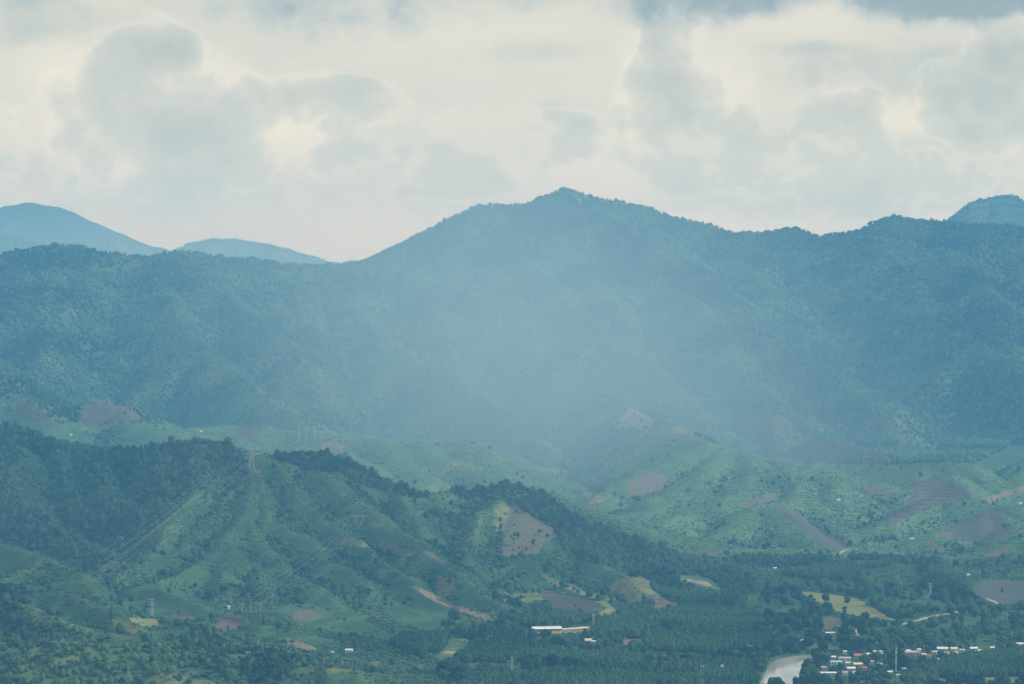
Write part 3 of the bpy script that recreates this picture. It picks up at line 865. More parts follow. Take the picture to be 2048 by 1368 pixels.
LIB['forest'] = proto("forest_crowns", [blob_mesh("forest_crown", s, w, h, 2.0, 2, l) for s, w, h, l in
                                        ((1, 10, 10, .25), (2, 11.5, 10.5, .3), (3, 8, 12, .25), (4, 9.5, 8.5, .3), (5, 7, 11, .22), (6, 12.5, 12, .34))], M_FOREST)
LIB['wood'] = proto("wood_crowns", [blob_mesh("wood_crown", s, w, h, 1.5, 2, l) for s, w, h, l in
                                    ((11, 9, 10, .3), (12, 10.5, 9.5, .34), (13, 6.5, 12, .26), (14, 8, 8, .3), (15, 11.5, 12, .36))], M_WOOD)
LIB['bush'] = proto("bush_crowns", [blob_mesh("bush_crown", s, w, h, 0.0, 1, l) for s, w, h, l in
                                    ((21, 4.2, 2.6, .3), (22, 5.2, 3.0, .36), (23, 3.4, 3.2, .3), (24, 6.2, 3.0, .4))], M_BUSH)
LIB['young'] = proto("young_crowns", [blob_mesh("young_crown", s, w, h, 0.0, 1, l) for s, w, h, l in
                                      ((41, 4.4, 2.4, .3), (42, 5.6, 2.8, .36), (43, 3.6, 2.8, .3))], M_YOUNG)
LIB['plant'] = proto("plantation_crowns", [blob_mesh("plantation_crown", s, w, h, 1.5, 2, l, cone=c) for s, w, h, l, c in
                                           ((31, 6.2, 10, .26, .12), (32, 6.8, 9.4, .3, .08), (33, 5.6, 10.6, .26, .18))], M_PLANT)


def gn_scatter(name, lib, pos, scale, rot, pick):
    """one object of kind stuff: the plants of a mass that nobody could count"""
    me = bpy.data.meshes.new(name)
    me.vertices.add(len(pos))
    me.vertices.foreach_set('co', pos.astype(np.float32).ravel())
    me.attributes.new('size', 'FLOAT_VECTOR', 'POINT').data.foreach_set('vector', scale.astype(np.float32).ravel())
    me.attributes.new('turn', 'FLOAT', 'POINT').data.foreach_set('value', rot.astype(np.float32))
    me.attributes.new('pick', 'INT', 'POINT').data.foreach_set('value', pick.astype(np.int32))
    o = bpy.data.objects.new(name, me)
    o['kind'] = 'stuff'
    COL.objects.link(o)
    ng = bpy.data.node_groups.new(name + "_planting", 'GeometryNodeTree')
    ng.interface.new_socket('Geometry', in_out='INPUT', socket_type='NodeSocketGeometry')
    ng.interface.new_socket('Geometry', in_out='OUTPUT', socket_type='NodeSocketGeometry')
    gi, go = ng.nodes.new('NodeGroupInput'), ng.nodes.new('NodeGroupOutput')
    ci = ng.nodes.new('GeometryNodeCollectionInfo')
    ci.inputs['Collection'].default_value = LIB[lib]
    ci.inputs['Separate Children'].default_value = True
    ci.inputs['Reset Children'].default_value = True
    ip = ng.nodes.new('GeometryNodeInstanceOnPoints')
    ip.inputs['Pick Instance'].default_value = True

    def at(nm, typ):
        a = ng.nodes.new('GeometryNodeInputNamedAttribute')
        a.data_type = typ
        a.inputs['Name'].default_value = nm
        return a.outputs[0]
    cxyz = ng.nodes.new('ShaderNodeCombineXYZ')
    ng.links.new(at('turn', 'FLOAT'), cxyz.inputs[2])
    ng.links.new(gi.outputs[0], ip.inputs['Points'])
    ng.links.new(ci.outputs[0], ip.inputs['Instance'])
    ng.links.new(at('pick', 'INT'), ip.inputs['Instance Index'])
    ng.links.new(cxyz.outputs[0], ip.inputs['Rotation'])
    ng.links.new(at('size', 'FLOAT_VECTOR'), ip.inputs['Scale'])
    ng.links.new(ip.outputs[0], go.inputs[0])
    md = o.modifiers.new("planting", 'NODES')
    md.node_group = ng
    return o


# ------------------------------------------------------------------ where what grows
def grid_pts(x0, x1, y0, y1, s, jit=0.45):
    gx, gy = np.meshgrid(np.arange(x0, x1, s), np.arange(y0, y1, s))
    gx = gx + (np.arange(gx.shape[0]) % 2)[:, None] * s / 2
    x = gx.ravel() + rng.uniform(-jit, jit, gx.size) * s
    y = gy.ravel() + rng.uniform(-jit, jit, gx.size) * s
    m = np.abs(x / y) < 0.2035
    return x[m], y[m]


WEEDY = np.array([False] + [nm in ('cleared_field', 'burnt_slope', 'fallow_field', 'cleared_strip') for nm, _, _ in FIELDS])


def survey(x, y, slack):
    """height, photo position and a keep mask: not on a field or in water, not far behind a crest"""
    z = height(x, y)
    c = np.clip(((x / y - us[0]) / (us[1] - us[0])).round().astype(int), 0, NU - 2)
    r = np.clip(np.searchsorted(ys, y), 1, NY - 2)
    vis = (z + slack - CAMZ) / y > RUN[r, c]
    fid = FID[r - 1, c]
    free = ((fid == 0) | (WEEDY[fid] & (rng.random(x.size) < 0.07))) & (bed[r, c] < 0.02)
    px, py = to_px(x, y, z)
    on = (px > -45) & (px < 2095) & (py < 1395)
    k = vis & free & on
    return x[k], y[k], z[k], px[k], py[k], CONV[r[k], c[k]]


def anyof(polys, px, py):
    m = np.zeros(px.shape, bool)
    for p in polys:
        m |= inside(p, px, py)
    return m


HOUSE_SPOTS = []                                        # filled by the things below, kept clear of trees
FOREST_HILL = [[(-60, 800), (60, 830), (250, 880), (400, 860), (455, 878), (500, 925), (440, 960), (360, 1010), (300, 1060), (255, 1110), (200, 1130), (120, 1118), (60, 1095), (-60, 1060)],
               [(545, 890), (690, 900), (750, 945), (850, 975), (860, 995), (790, 990), (730, 975), (680, 948), (600, 935), (560, 925)],
               [(860, 965), (1010, 950), (1060, 965), (1120, 1010), (1200, 1060), (1330, 1105), (1480, 1150), (1520, 1180), (1440, 1205), (1330, 1185), (1240, 1135), (1180, 1125), (1120, 1100), (1115, 1070), (1060, 1025), (1010, 1000), (940, 1000)],
               
               [(-60, 1180), (40, 1175), (62, 1195), (50, 1235), (20, 1260), (-60, 1260)],
               [(1690, 1105), (1790, 1085), (1880, 1100), (1880, 1130), (1760, 1125), (1700, 1120)],
               [(1450, 1100), (1560, 1088), (1680, 1115), (1600, 1135), (1480, 1126)]]
PLANTATION = [[(688, 1292), (720, 1284), (790, 1276), (890, 1262), (900, 1279), (884, 1302), (862, 1326), (800, 1324), (740, 1319), (700, 1304)],
              [(930, 1293), (980, 1284), (1024, 1279), (1078, 1290), (1082, 1322), (1000, 1328), (915, 1322), (916, 1308)],
              [(1184, 1262), (1198, 1248), (1270, 1236), (1312, 1246), (1306, 1272), (1230, 1279), (1180, 1274)],
              [(1262, 1226), (1290, 1214), (1370, 1213), (1500, 1224), (1534, 1244), (1500, 1262), (1400, 1262), (1320, 1254), (1272, 1240)],
              [(1056, 1250), (1080, 1234), (1120, 1226), (1186, 1224), (1186, 1246), (1120, 1252), (1060, 1262)],
              [(1298, 1172), (1352, 1164), (1440, 1182), (1492, 1202), (1480, 1216), (1400, 1210), (1366, 1208), (1316, 1188)],
              [(600, 1385), (640, 1352), (700, 1342), (760, 1352), (820, 1385)],
              [(1560, 1150), (1680, 1128), (1760, 1126), (1860, 1146), (1930, 1185), (1900, 1190), (1830, 1170), (1760, 1158), (1640, 1165)],
              [(1885, 1326), (1960, 1318), (2100, 1308), (2100, 1352), (1900, 1356), (1800, 1366), (1840, 1340)],
              [(1090, 1330), (1240, 1318), (1420, 1318), (1500, 1330), (1524, 1360), (1500, 1385), (900, 1385), (1000, 1345)],
              [(1290, 1270), (1400, 1266), (1500, 1266), (1560, 1290), (1520, 1310), (1420, 1312), (1290, 1300)],
              [(1030, 1285), (1090, 1300), (1170, 1312), (1280, 1310), (1200, 1326), (1090, 1326), (1050, 1315)]]
THICKET = [[(-60, 1290), (80, 1285), (200, 1292), (330, 1290), (480, 1296), (660, 1308), (716, 1328), (640, 1344), (560, 1368), (470, 1372), (440, 1352), (390, 1340), (300, 1352), (260, 1385), (-60, 1385)],
           [(318, 1246), (400, 1246), (470, 1268), (540, 1292), (440, 1296), (340, 1285)], [(-60, 1225), (60, 1240), (150, 1262), (240, 1284), (100, 1288), (-60, 1286)]]
CLEAR = [[(1035, 1258), (1190, 1246), (1204, 1300), (1060, 1304)], [(1640, 1310), (1770, 1308), (1775, 1358), (1640, 1362)], [(1800, 1303), (1970, 1296), (1970, 1322), (1805, 1328)],
         [(1590, 1180), (1640, 1183), (1790, 1240), (1760, 1254), (1640, 1226)]]
PARTS = {k: [] for k in ('forest', 'wood', 'bush', 'young', 'plant')}


def add(kind, x, y, z, s, tall=None):
    PARTS[kind].append((np.stack([x, y, z], 1), np.stack([s, s, s if tall is None else tall], 1)))


# the big mountain and the hills behind it: closed forest
for (y0, y1, sp, sc_) in ((4060, 4700, 7.0, 0.80), (4700, 6000, 7.6, 0.86), (6000, 7560, 8.4, 0.97), (8700, 10900, 9.5, 0.66)):
    x, y = grid_pts(-2300, 2300, y0, y1, sp)
    x, y, z, px, py, cv = survey(x, y, 14)
    foot = np.interp(px, [0, 500, 700, 1000, 1205, 1245, 1290, 1330, 1400, 1480, 1700, 1950, 2048], [845, 850, 868, 890, 990, 925, 880, 858, 876, 905, 930, 925, 880])
    patch = fbm(x / 170, y / 220, 4, 301)
    thin = np.clip((py - 640) / 190, 0, 1) * np.where(px < 720, 1, np.where(px < 1300, 0.45, 0.25))
    keep = (py < foot + 4 * patch) & (rng.random(x.size) < 0.97 - 0.10 * thin)
    keep &= ~((patch > 0.32) & (rng.random(x.size) < 0.55))
    x, y, z, px, py, cv, patch, thin = (a[keep] for a in (x, y, z, px, py, cv, patch, thin))
    s = sc_ * rng.uniform(0.62, 1.12, x.size) * (1 - 0.40 * thin) * (1 + 0.22 * np.clip(-cv / 9, -1, 1))
    add('forest', x, y, z - 0.8, s, s * rng.uniform(0.85, 1.25, x.size))

# foothills beyond the near hill
x, y = grid_pts(-1000, 1000, 3480, 5000, 4.6)
x, y, z, px, py, cv = survey(x, y, 6)
foot = np.interp(px, [0, 500, 700, 1000, 1205, 1245, 1290, 1330, 1400, 1480, 1700, 1950, 2048], [845, 850, 868, 890, 990, 925, 880, 858, 876, 905, 930, 925, 880])
nearcrest = np.interp(px, [0, 100, 270, 400, 640, 800, 900, 1010, 1120, 1250, 1480, 1560, 2048], [842, 883, 905, 880, 908, 976, 985, 974, 1024, 1096, 1160, 1105, 1105])
isfoot = (py > foot) & ((y > 3900) | ((px > 1240) & (y > 3500)))
wild = fbm(x / 60, y / 90, 3, 311)
cropd = lookup(smooth_f, x, y)
bushy = isfoot & (rng.random(x.size) < np.clip(0.72 + 0.5 * wild - 0.95 * cropd, 0.03, 0.98))
s = rng.uniform(0.45, 1.0, x.size) * (1 + 0.25 * np.clip(-cv / 5, -1, 1.2))
add('young', x[bushy], y[bushy], z[bushy] - 0.3, s[bushy])
tr = isfoot & (rng.random(x.size) < np.clip(0.0035 + 0.16 * np.clip(-cv / 5, 0, 1) ** 1.7 * (wild > -0.15), 0, 0.5) * (1 - 0.8 * cropd))
s = rng.uniform(0.25, 0.62, x.size)
add('wood', x[tr], y[tr], z[tr] - 0.5, s[tr], s[tr] * rng.uniform(.8, 1.3, tr.sum()))

# the nearer hill and the valley
x, y = grid_pts(-760, 760, 2120, 4050, 3.9)
x, y, z, px, py, cv = survey(x, y, 9)
hill = ~((py > foot[0]) & False) & ((y < 3900) & ~((px > 1240) & (y > 3500)))
wild = fbm(x / 48, y / 80, 3, 321)
wild2 = fbm(x / 14, y / 22, 2, 323)
cropd = lookup(smooth_f, x, y)
yeld = lookup(yel, x, y)
jpx, jpy = px + 10 * fbm(x / 40, y / 60, 2, 331), py + 7 * fbm(x / 40, y / 60, 2, 333)
isfor = anyof(FOREST_HILL, jpx, jpy) & hill
ispl = anyof(PLANTATION, px + 3 * wild2, py + 2 * wild2) & hill & ~isfor & (fbm(x / 75, y / 110, 3, 357) < 0.30)
thick = anyof(THICKET, jpx, jpy) & hill & ~isfor
clear_ = anyof(CLEAR, px, py)
upl = lookup(H - FLOOR, x, y)
valley = hill & ~isfor & ~ispl & ~thick & (((py > 1235) & (px > 880)) | ((py > 1175) & (px > 1490)))
slope_ = hill & ~isfor & ~ispl & ~valley & ~thick
rnd = rng.random(x.size)
k = isfor & (rnd < np.where(py < 1100, 0.50, 0.44))
s = rng.uniform(0.36, 0.80, x.size) * np.where(px > 850, 0.86, 1.0)
add('wood', x[k], y[k], z[k] - 0.6, s[k], s[k] * rng.uniform(.75, 1.3, k.sum()))
k = isfor & (rnd > 0.72)
s2 = rng.uniform(0.6, 1.2, x.size)
add('bush', x[k], y[k], z[k] - 0.2, s2[k])
k = slope_ & (rnd < np.clip(0.62 + 0.6 * wild + 0.25 * wild2 - 0.9 * cropd - 0.8 * yeld, 0.015, 0.95))
s2 = rng.uniform(0.34, 0.88, x.size) * (1 + 0.3 * np.clip(-cv / 4, -0.8, 1.2))
add('bush', x[k], y[k], z[k] - 0.3, s2[k])
k = slope_ & (rng.random(x.size) < (0.002 + 0.13 * np.clip(-cv / 4.0, 0, 1.3) ** 1.4 + 0.02 * (wild > 0.45)) * (1 - 0.9 * cropd))
s = rng.uniform(0.25, 0.68, x.size)
add('wood', x[k], y[k], z[k] - 0.4, s[k], s[k] * rng.uniform(.8, 1.3, k.sum()))
k = thick & (rng.random(x.size) < np.clip(.55 + .5 * wild + .3 * wild2, .05, .95))
s2 = rng.uniform(.5, 1.35, x.size)
add('bush', x[k], y[k], z[k] - .3, s2[k], s2[k] * rng.uniform(.8, 1.9, k.sum()))
k = thick & (rng.random(x.size) < np.clip(.10 + .28 * wild + .1 * wild2, .01, .4))
s2 = rng.uniform(.3, .85, x.size)
add('plant', x[k], y[k], z[k] - .5, s2[k], s2[k] * rng.uniform(.7, 1.2, k.sum()))
VAL = tuple(a[valley] for a in (x, y, z, px, py, wild, wild2, cropd, yeld, clear_))

# plantations: close rows of trees of one age
ang = 0.35
gx, gy = np.meshgrid(np.arange(-900, 900, 3.7), np.arange(1900, 3500, 2.9))
x = (gx + rng.uniform(-1.2, 1.2, gx.shape)).ravel()
y = (gy + rng.uniform(-1.2, 1.2, gx.shape)).ravel()
yc = 2600
x, y = x * math.cos(ang) - (y - yc) * math.sin(ang), yc + x * math.sin(ang) + (y - yc) * math.cos(ang)
m = (np.abs(x / y) < 0.203) & (y > 2130) & (y < 3500)
x, y, z, px, py, cv = survey(x[m], y[m], 12)
w2 = fbm(x / 14, y / 22, 2, 323)
k = anyof(PLANTATION, px + 3 * w2, py + 2 * w2) & ~anyof(FOREST_HILL, px, py) & (fbm(x / 75, y / 110, 3, 357) < 0.30)
age = 0.86 + 0.16 * np.sign(fbm(x / 130, y / 160, 1, 351)) * 0.5 + 0.1 * fbm(x / 60, y / 60, 2, 353)
s = (age * rng.uniform(0.62, 0.98, x.size))[k]
add('plant', x[k], y[k], z[k] - 0.6, s, s * rng.uniform(.9, 1.12, s.size))

# ------------------------------------------------------------------ things: small helpers
def tag(o, label=None, cat=None, group=None, kind=None):
    if label:
        o['label'] = label
    if cat:
        o['category'] = cat
    if group:
        o['group'] = group
    if kind:
        o['kind'] = kind
    return o


def empty(name, loc, rz=0.0, label=None, cat=None, group=None):
    o = bpy.data.objects.new(name, None)
    o.empty_display_size = 1.0
    o.location = loc
    o.rotation_euler = (0, 0, rz)
    COL.objects.link(o)
    return tag(o, label, cat, group)


class MB:
    def __init__(self):
        self.v, self.f = [], []

    def box(self, x0, x1, y0, y1, z0, z1):
        b = len(self.v)
        self.v += [(x, y, z) for z in (z0, z1) for y in (y0, y1) for x in (x0, x1)]
        self.f += [tuple(b + i for i in q) for q in ((0, 2, 3, 1), (4, 5, 7, 6), (0, 1, 5, 4), (2, 6, 7, 3), (0, 4, 6, 2), (1, 3, 7, 5))]
        return self

    def bar(self, a, b, r, r2=None, n=4):
        import mathutils
        a, b = mathutils.Vector(a), mathutils.Vector(b)
        d = (b - a).normalized()
        u = d.cross(mathutils.Vector((0, 0, 1)))
        u = u.normalized() if u.length > 1e-4 else mathutils.Vector((1, 0, 0))
        w = d.cross(u)
        k = len(self.v)
        for p, rr in ((a, r), (b, r if r2 is None else r2)):
            for i in range(n):
                t = 2 * math.pi * (i + .5) / n
                self.v.append(tuple(p + (u * math.cos(t) + w * math.sin(t)) * rr))
        self.f += [(k + i, k + (i + 1) % n, k + n + (i + 1) % n, k + n + i) for i in range(n)]
        self.f += [tuple(k + i for i in reversed(range(n))), tuple(k + n + i for i in range(n))]
        return self

    def poly(self, pts):
        k = len(self.v)
        self.v += list(pts)
        self.f.append(tuple(range(k, k + len(pts))))
        return self

    def mesh(self, name, mat):
        me = bpy.data.meshes.new(name)
        me.from_pydata(self.v, [], self.f)
        me.update()
        if mat:
            me.materials.append(mat)
        return me

    def build(self, name, mat, parent=None):
        o = bpy.data.objects.new(name, self.mesh(name, mat))
        o.parent = parent
        COL.objects.link(o)
        return o


def paint(name, col, var=0.15, rough=0.6, diffuse=False):
    m, N = new_mat(name)
    n = N.noise(N.n('ShaderNodeTexCoord').outputs['Object'], 0.9, 4.0, 0.65)
    finish(N, N.mix(N.smooth(n, 0.3, 0.75), tuple(c * (1 - var) for c in col), tuple(min(c * (1 + var), .9) for c in col)), rough, diffuse, 0.3)
    return m


def sheet_mat(name, col, rust=(0.28, 0.17, 0.11)):
    """weathered corrugated sheet: fine ribs, some stained"""
    m, N = new_mat(name)
    tc = N.n('ShaderNodeTexCoord').outputs['Object']
    n = N.noise(tc, 0.5, 5.0, 0.65)
    s = N.n('ShaderNodeSeparateXYZ')
    N.link(tc, s.inputs[0])
    rib = N.math('SINE', N.math('MULTIPLY', s.outputs[0], 24.0))
    c = N.mix(N.smooth(rib, -1, 1, 0, 0.12), col, tuple(c * .7 for c in col))
    c = N.mix(N.smooth(n, 0.55, 0.8, 0, 0.5), c, rust)
    finish(N, c, 0.45, False, 0.4)
    return m


R_WHITE = sheet_mat("white_roof_sheet", (0.78, 0.79, 0.78), (0.55, 0.52, 0.46))
R_CREAM = sheet_mat("cream_roof_sheet", (0.72, 0.62, 0.44))
R_GREY = sheet_mat("grey_roof_sheet", (0.46, 0.47, 0.46))
R_BLUE = sheet_mat("pale_blue_roof_sheet", (0.40, 0.56, 0.62), (0.3, 0.38, 0.40))
R_RED = sheet_mat("red_roof_sheet", (0.48, 0.14, 0.10), (0.40, 0.12, 0.09))
W_WHITE = paint("white_wall_paint", (0.72, 0.71, 0.68))
W_CREAM = paint("cream_wall_paint", (0.62, 0.52, 0.38))
W_BRICK = paint("brick_wall", (0.34, 0.17, 0.12), .3, .9)
W_GREY = paint("cement_wall", (0.40, 0.39, 0.37))
W_PINK = paint("faded_pink_wall", (0.50, 0.32, 0.34))
W_DARK = paint("dark_opening", (0.05, 0.05, 0.05), .2, .4)
W_WOOD = paint("brown_timber", (0.20, 0.12, 0.07))
STEEL = paint("galvanised_steel", (0.36, 0.38, 0.38), .08, .6)
WIREM = paint("aluminium_cable", (0.80, 0.80, 0.78), .03, .8, True)
CONC = paint("concrete_pole_grey", (0.58, 0.57, 0.54), .1, .8)


def house(px, py, wpx, roof, wall, label, depth=0.8, hwall=2.7, pitch=0.36, rz=0.0, name="house", cat="house", group=None, windows=2, lift=0.0, gable_front=False):
    x, y, z = ground_at(px, py)
    w = wpx * y / FPX
    d = max(w * depth, 3.0)
    yy = y + d / 2
    z = float(height(np.array([x]), np.array([yy]))[0])
    z = min(z, float(height(np.array([x]), np.array([y]))[0])) - 0.15
    root = empty(name, (x, yy, z), rz, label, cat, group)
    hw = hwall + lift
    MB().box(-w / 2, w / 2, -d / 2, d / 2, 0, hw).build("wall", wall, root)
    r = MB()
    ov, t = 0.55, 0.14
    if gable_front:
        rise = pitch * w / 2
        for sgn in (-1, 1):
            a = [(sgn * (w / 2 + ov), -d / 2 - ov, hw - pitch * ov), (0, -d / 2 - ov, hw + rise), (0, d / 2 + ov, hw + rise), (sgn * (w / 2 + ov), d / 2 + ov, hw - pitch * ov)]
            b = [(p[0], p[1], p[2] + t) for p in a]
            r.poly(b if sgn < 0 else b[::-1]); r.poly(a[::-1] if sgn < 0 else a)
            for i in range(4):
                r.poly([a[i], a[(i + 1) % 4], b[(i + 1) % 4], b[i]])
        g = [[(-w / 2, s_ * d / 2, hw), (w / 2, s_ * d / 2, hw), (0, s_ * d / 2, hw + rise - .02)] for s_ in (-1, 1)]
    else:
        rise = pitch * d / 2
        for sgn in (-1, 1):
            a = [(-w / 2 - ov, sgn * (d / 2 + ov), hw - pitch * ov), (w / 2 + ov, sgn * (d / 2 + ov), hw - pitch * ov), (w / 2 + ov, 0, hw + rise), (-w / 2 - ov, 0, hw + rise)]
            b = [(p[0], p[1], p[2] + t) for p in a]
            r.poly(b if sgn < 0 else b[::-1]); r.poly(a[::-1] if sgn < 0 else a)
            for i in range(4):
                r.poly([a[i], a[(i + 1) % 4], b[(i + 1) % 4], b[i]])
        g = [[(s_ * w / 2, -d / 2, hw), (s_ * w / 2, d / 2, hw), (s_ * w / 2, 0, hw + rise - .02)] for s_ in (-1, 1)]
    r.build("roof", roof, root)
    for tri in g:
        MB().poly(tri).build("gable", wall, root)
    dw = min(1.0, w * .22)
    dx = -w * .12 if windows else 0
    MB().box(dx - dw / 2, dx + dw / 2, -d / 2 - .06, -d / 2 + .05, 0.02, min(2.05, hwall - .3)).build("door", W_WOOD, root)
    wm = None
    for i in range(windows):
        cx_ = [w * .3, -w * .36, w * .1][i]
        ww = min(1.1, w * .16)
        fr = MB().box(cx_ - ww / 2 - .08, cx_ + ww / 2 + .08, -d / 2 - .05, -d / 2 + .04, .92, 2.08).build("window", W_WHITE if wall is not W_WHITE else W_WOOD, root)
        MB().box(cx_ - ww / 2, cx_ + ww / 2, -d / 2 - .08, -d / 2 - .052, 1.0, 2.0).build("pane", W_DARK, fr)
    HOUSE_SPOTS.append((x, yy, w, d))
    return root


# ---- village by the river
V = "houses of the riverside village"
house(1716, 1317, 14, R_RED, W_CREAM, "village house with the red roof", .85, 2.8, .5, .1, group=V)
house(1690, 1322, 23, R_GREY, W_WHITE, "long grey roofed house directly left of the red roofed house", .5, 2.6, .35, -.08, group=V)
house(1672, 1329, 22, R_BLUE, W_WHITE, "pale blue roofed house behind the tall white pole", .5, 2.4, .34, .12, group=V)
house(1716, 1334, 17, R_CREAM, W_GREY, "cream roofed house in front of the red roofed house", .7, 2.6, .4, .15, group=V)
house(1738, 1321, 13, R_WHITE, W_WHITE, "small white roofed house right of the red roofed house", .8, 2.6, .4, -.1, group=V)
house(1743, 1328, 9, R_CREAM, W_CREAM, "little cream house just below the white one right of the red roof", .9, 2.5, .4, 0, group=V, windows=1)
house(1702, 1342, 16, R_WHITE, W_PINK, "white roofed house with pinkish walls below the cream roofed house", .7, 2.5, .36, .2, group=V)
house(1657, 1351, 30, R_WHITE, W_GREY, "long low white roofed building at the village edge nearest the river", .35, 2.4, .26, .06, group=V)
house(1690, 1350, 9, R_GREY, W_CREAM, "small grey roofed house between the long low white building and the trees", .9, 2.4, .4, .3, group=V, windows=1)
house(1713, 1351, 11, R_WHITE, W_WHITE, "white cottage in the lowest row of village roofs", .8, 2.5, .4, -.2, group=V, windows=1)
house(1749, 1350, 11, R_BLUE, W_WHITE, "pale blue roofed cottage at the lower end of the village", .7, 2.4, .36, .1, group=V, windows=1)
house(1797, 1355, 7, R_BLUE, W_WHITE, "tiny blue roofed hut below the tall lattice mast", .9, 2.3, .4, 0, name="hut", cat="hut", group=V, windows=0)
house(1751, 1308, 6, R_WHITE, W_WHITE, "tiny white hut at the upper edge of the trees, left of its pair", .9, 2.6, .6, .5, name="hut", cat="hut", group=V, windows=0, gable_front=True)
house(1763, 1308, 5, R_WHITE, W_WHITE, "tiny white hut at the upper edge of the trees, right of its pair", .9, 2.6, .6, .5, name="hut", cat="hut", group=V, windows=0, gable_front=True)
E = "houses right of the lattice mast"
house(1826, 1311, 28, R_GREY, W_PINK, "wide grey roofed house with pink walls right of the lattice mast", .5, 3.0, .38, -.05, group=E)
house(1817, 1306, 7, R_WHITE, W_WHITE, "small white house behind the wide grey roofed house", .9, 2.5, .4, 0, group=E, windows=1)
house(1848, 1313, 8, R_WHITE, W_GREY, "white hut at the right end of the wide grey roof", .9, 2.2, .3, 0, name="hut", cat="hut", group=E, windows=0)
house(1871, 1309, 13, R_BLUE, W_WHITE, "bluish roofed house left of the twin white roofs", .7, 2.5, .36, .1, group=E)
house(1886, 1303, 20, R_WHITE, W_CREAM, "broad white roofed house with cream walls at the upper village edge", .6, 2.8, .42, -.12, group=E)
house(1908, 1303, 13, R_CREAM, W_WHITE, "cream roofed house beside the broad white roof", .8, 2.8, .45, .2, group=E)
house(1913, 1310, 6, R_WHITE, W_WHITE, "tiny white shed under the cream roofed house", .9, 2.2, .3, 0, name="hut", cat="hut", group=E, windows=0)
house(1948, 1302, 14, R_WHITE, W_GREY, "white roofed house at the pole right of the village", .7, 2.6, .4, .1, group=E)
house(2040, 1293, 14, R_WHITE, W_WHITE, "white roofed house at the far right frame edge", .7, 2.6, .4, -.1, group=E)
for px_, py_, w_, rf, wl, rz_, lb in (
        (1736, 1313, 7, R_WHITE, W_GREY, .5, "small white hut behind the white roofed house right of the red roof"), (1760, 1333, 8, R_GREY, W_WHITE, -.4, "small grey house alone right of the little cream house"),
        (1729, 1341, 8, R_RED, W_BRICK, .3, "small rusty red roofed house between the pink walled house and the blue cottage"), (1697, 1331, 9, R_WHITE, W_CREAM, -.2, "white roofed hut between the blue roof and the cream roof"),
        (1667, 1319, 8, R_WHITE, W_GREY, .2, "small white roofed house left end of the top village row"), (1646, 1340, 9, R_GREY, W_BRICK, .4, "grey roofed house by the river left of the pale blue roof"),
        (1781, 1349, 8, R_WHITE, W_CREAM, -.3, "small white roofed house left of the tiny blue hut"), (1808, 1343, 7, R_GREY, W_PINK, .2, "small grey roofed house lower right of the radio mast"),
        (1690, 1308, 6, R_CREAM, W_WHITE, .1, "tiny cream hut above the long grey roof"), (1838, 1304, 7, R_CREAM, W_CREAM, .3, "little cream house peeping out behind the wide grey roof"),
        (1858, 1316, 8, R_RED, W_CREAM, -.2, "small rust red roofed house below the bluish roof"), (1894, 1311, 8, R_GREY, W_WHITE, .3, "small grey roofed house below the broad white roof"),
        (1925, 1305, 9, R_BLUE, W_WHITE, -.3, "small blue roofed house between the cream roof and the right pole"), (1960, 1306, 8, R_CREAM, W_GREY, .2, "small cream roofed house just right of the white house at the pole"),
        (1877, 1324, 8, R_WHITE, W_CREAM, .4, "white cottage lowest of the houses right of the mast"), (1776, 1316, 7, R_GREY, W_WHITE, .2, "grey roofed hut left of the foot of the mast"),
        (1985, 1300, 7, R_WHITE, W_PINK, .1, "white hut among trees toward the right edge"), (2012, 1297, 8, R_GREY, W_CREAM, -.2, "grey roofed house among trees near the right edge")):
    house(px_, py_, w_, rf, wl, lb, .8, 2.5, .42, rz_, group=V, windows=1)
S = "lone buildings in the valley and hills"
house(1661, 1270, 17, R_WHITE, W_CREAM, "low white roofed farmhouse under the pink earth field", .4, 2.3, .3, .04, group=S)
house(1546, 1275, 6, R_WHITE, W_PINK, "small white house at the end of the riverside track", .9, 2.8, .5, .3, group=S, windows=1)
house(1912, 1229, 8, R_WHITE, W_WHITE, "small white house on the pale valley road", .7, 2.4, .35, 0, group=S, windows=1)
house(1550, 1140, 6, R_WHITE, W_GREY, "tiny white house at the foot of the wooded rise", .8, 2.5, .4, 0, group=S, windows=1)
house(1824, 1080, 9, R_WHITE, W_GREY, "low white shed in the dark trees under the pale cleared patch", .5, 2.2, .3, 0, name="shed", cat="shed", group=S, windows=0)
house(1937, 1153, 5, R_WHITE, W_WHITE, "tiny white hut at the bend of the right hand hill track", .8, 2.4, .4, 0, name="hut", cat="hut", group=S, windows=0)
house(1677, 1003, 6, R_WHITE, W_WHITE, "white hut alone on the pale green hillside", .8, 2.6, .4, 0, name="hut", cat="hut", group=S, windows=0)
house(2041, 1010, 6, R_WHITE, W_WHITE, "white hut on the hill at the right frame edge", .8, 2.6, .4, 0, name="hut", cat="hut", group=S, windows=0)
house(1335, 1268, 15, R_BLUE, W_BRICK, "white and blue roofed house among the plantations", .7, 2.6, .42, .2, group=S)
house(1502, 1297, 10, R_CREAM, W_CREAM, "small cream roofed house in the plantation left of the river", .6, 2.4, .4, 0, group=S, windows=1)
house(1446, 1340, 7, R_CREAM, W_CREAM, "narrow tan gabled house deep in the lower plantation", 1.2, 3.4, .8, .3, group=S, windows=1, gable_front=True)
house(1034, 1274, 5, R_WHITE, W_WHITE, "tiny white hut left of the long farm shed", .8, 2.3, .4, 0, name="hut", cat="hut", group=S, windows=0)
house(698, 1305, 13, R_WHITE, W_WHITE, "bright white roofed house beside the dark plantation block", .6, 2.5, .42, -.2, group=S, windows=1)
house(663, 1309, 8, R_GREY, W_WOOD, "small brown hut with grey roof near the bare tan field", .8, 2.2, .4, .2, name="hut", cat="hut", group=S, windows=0)
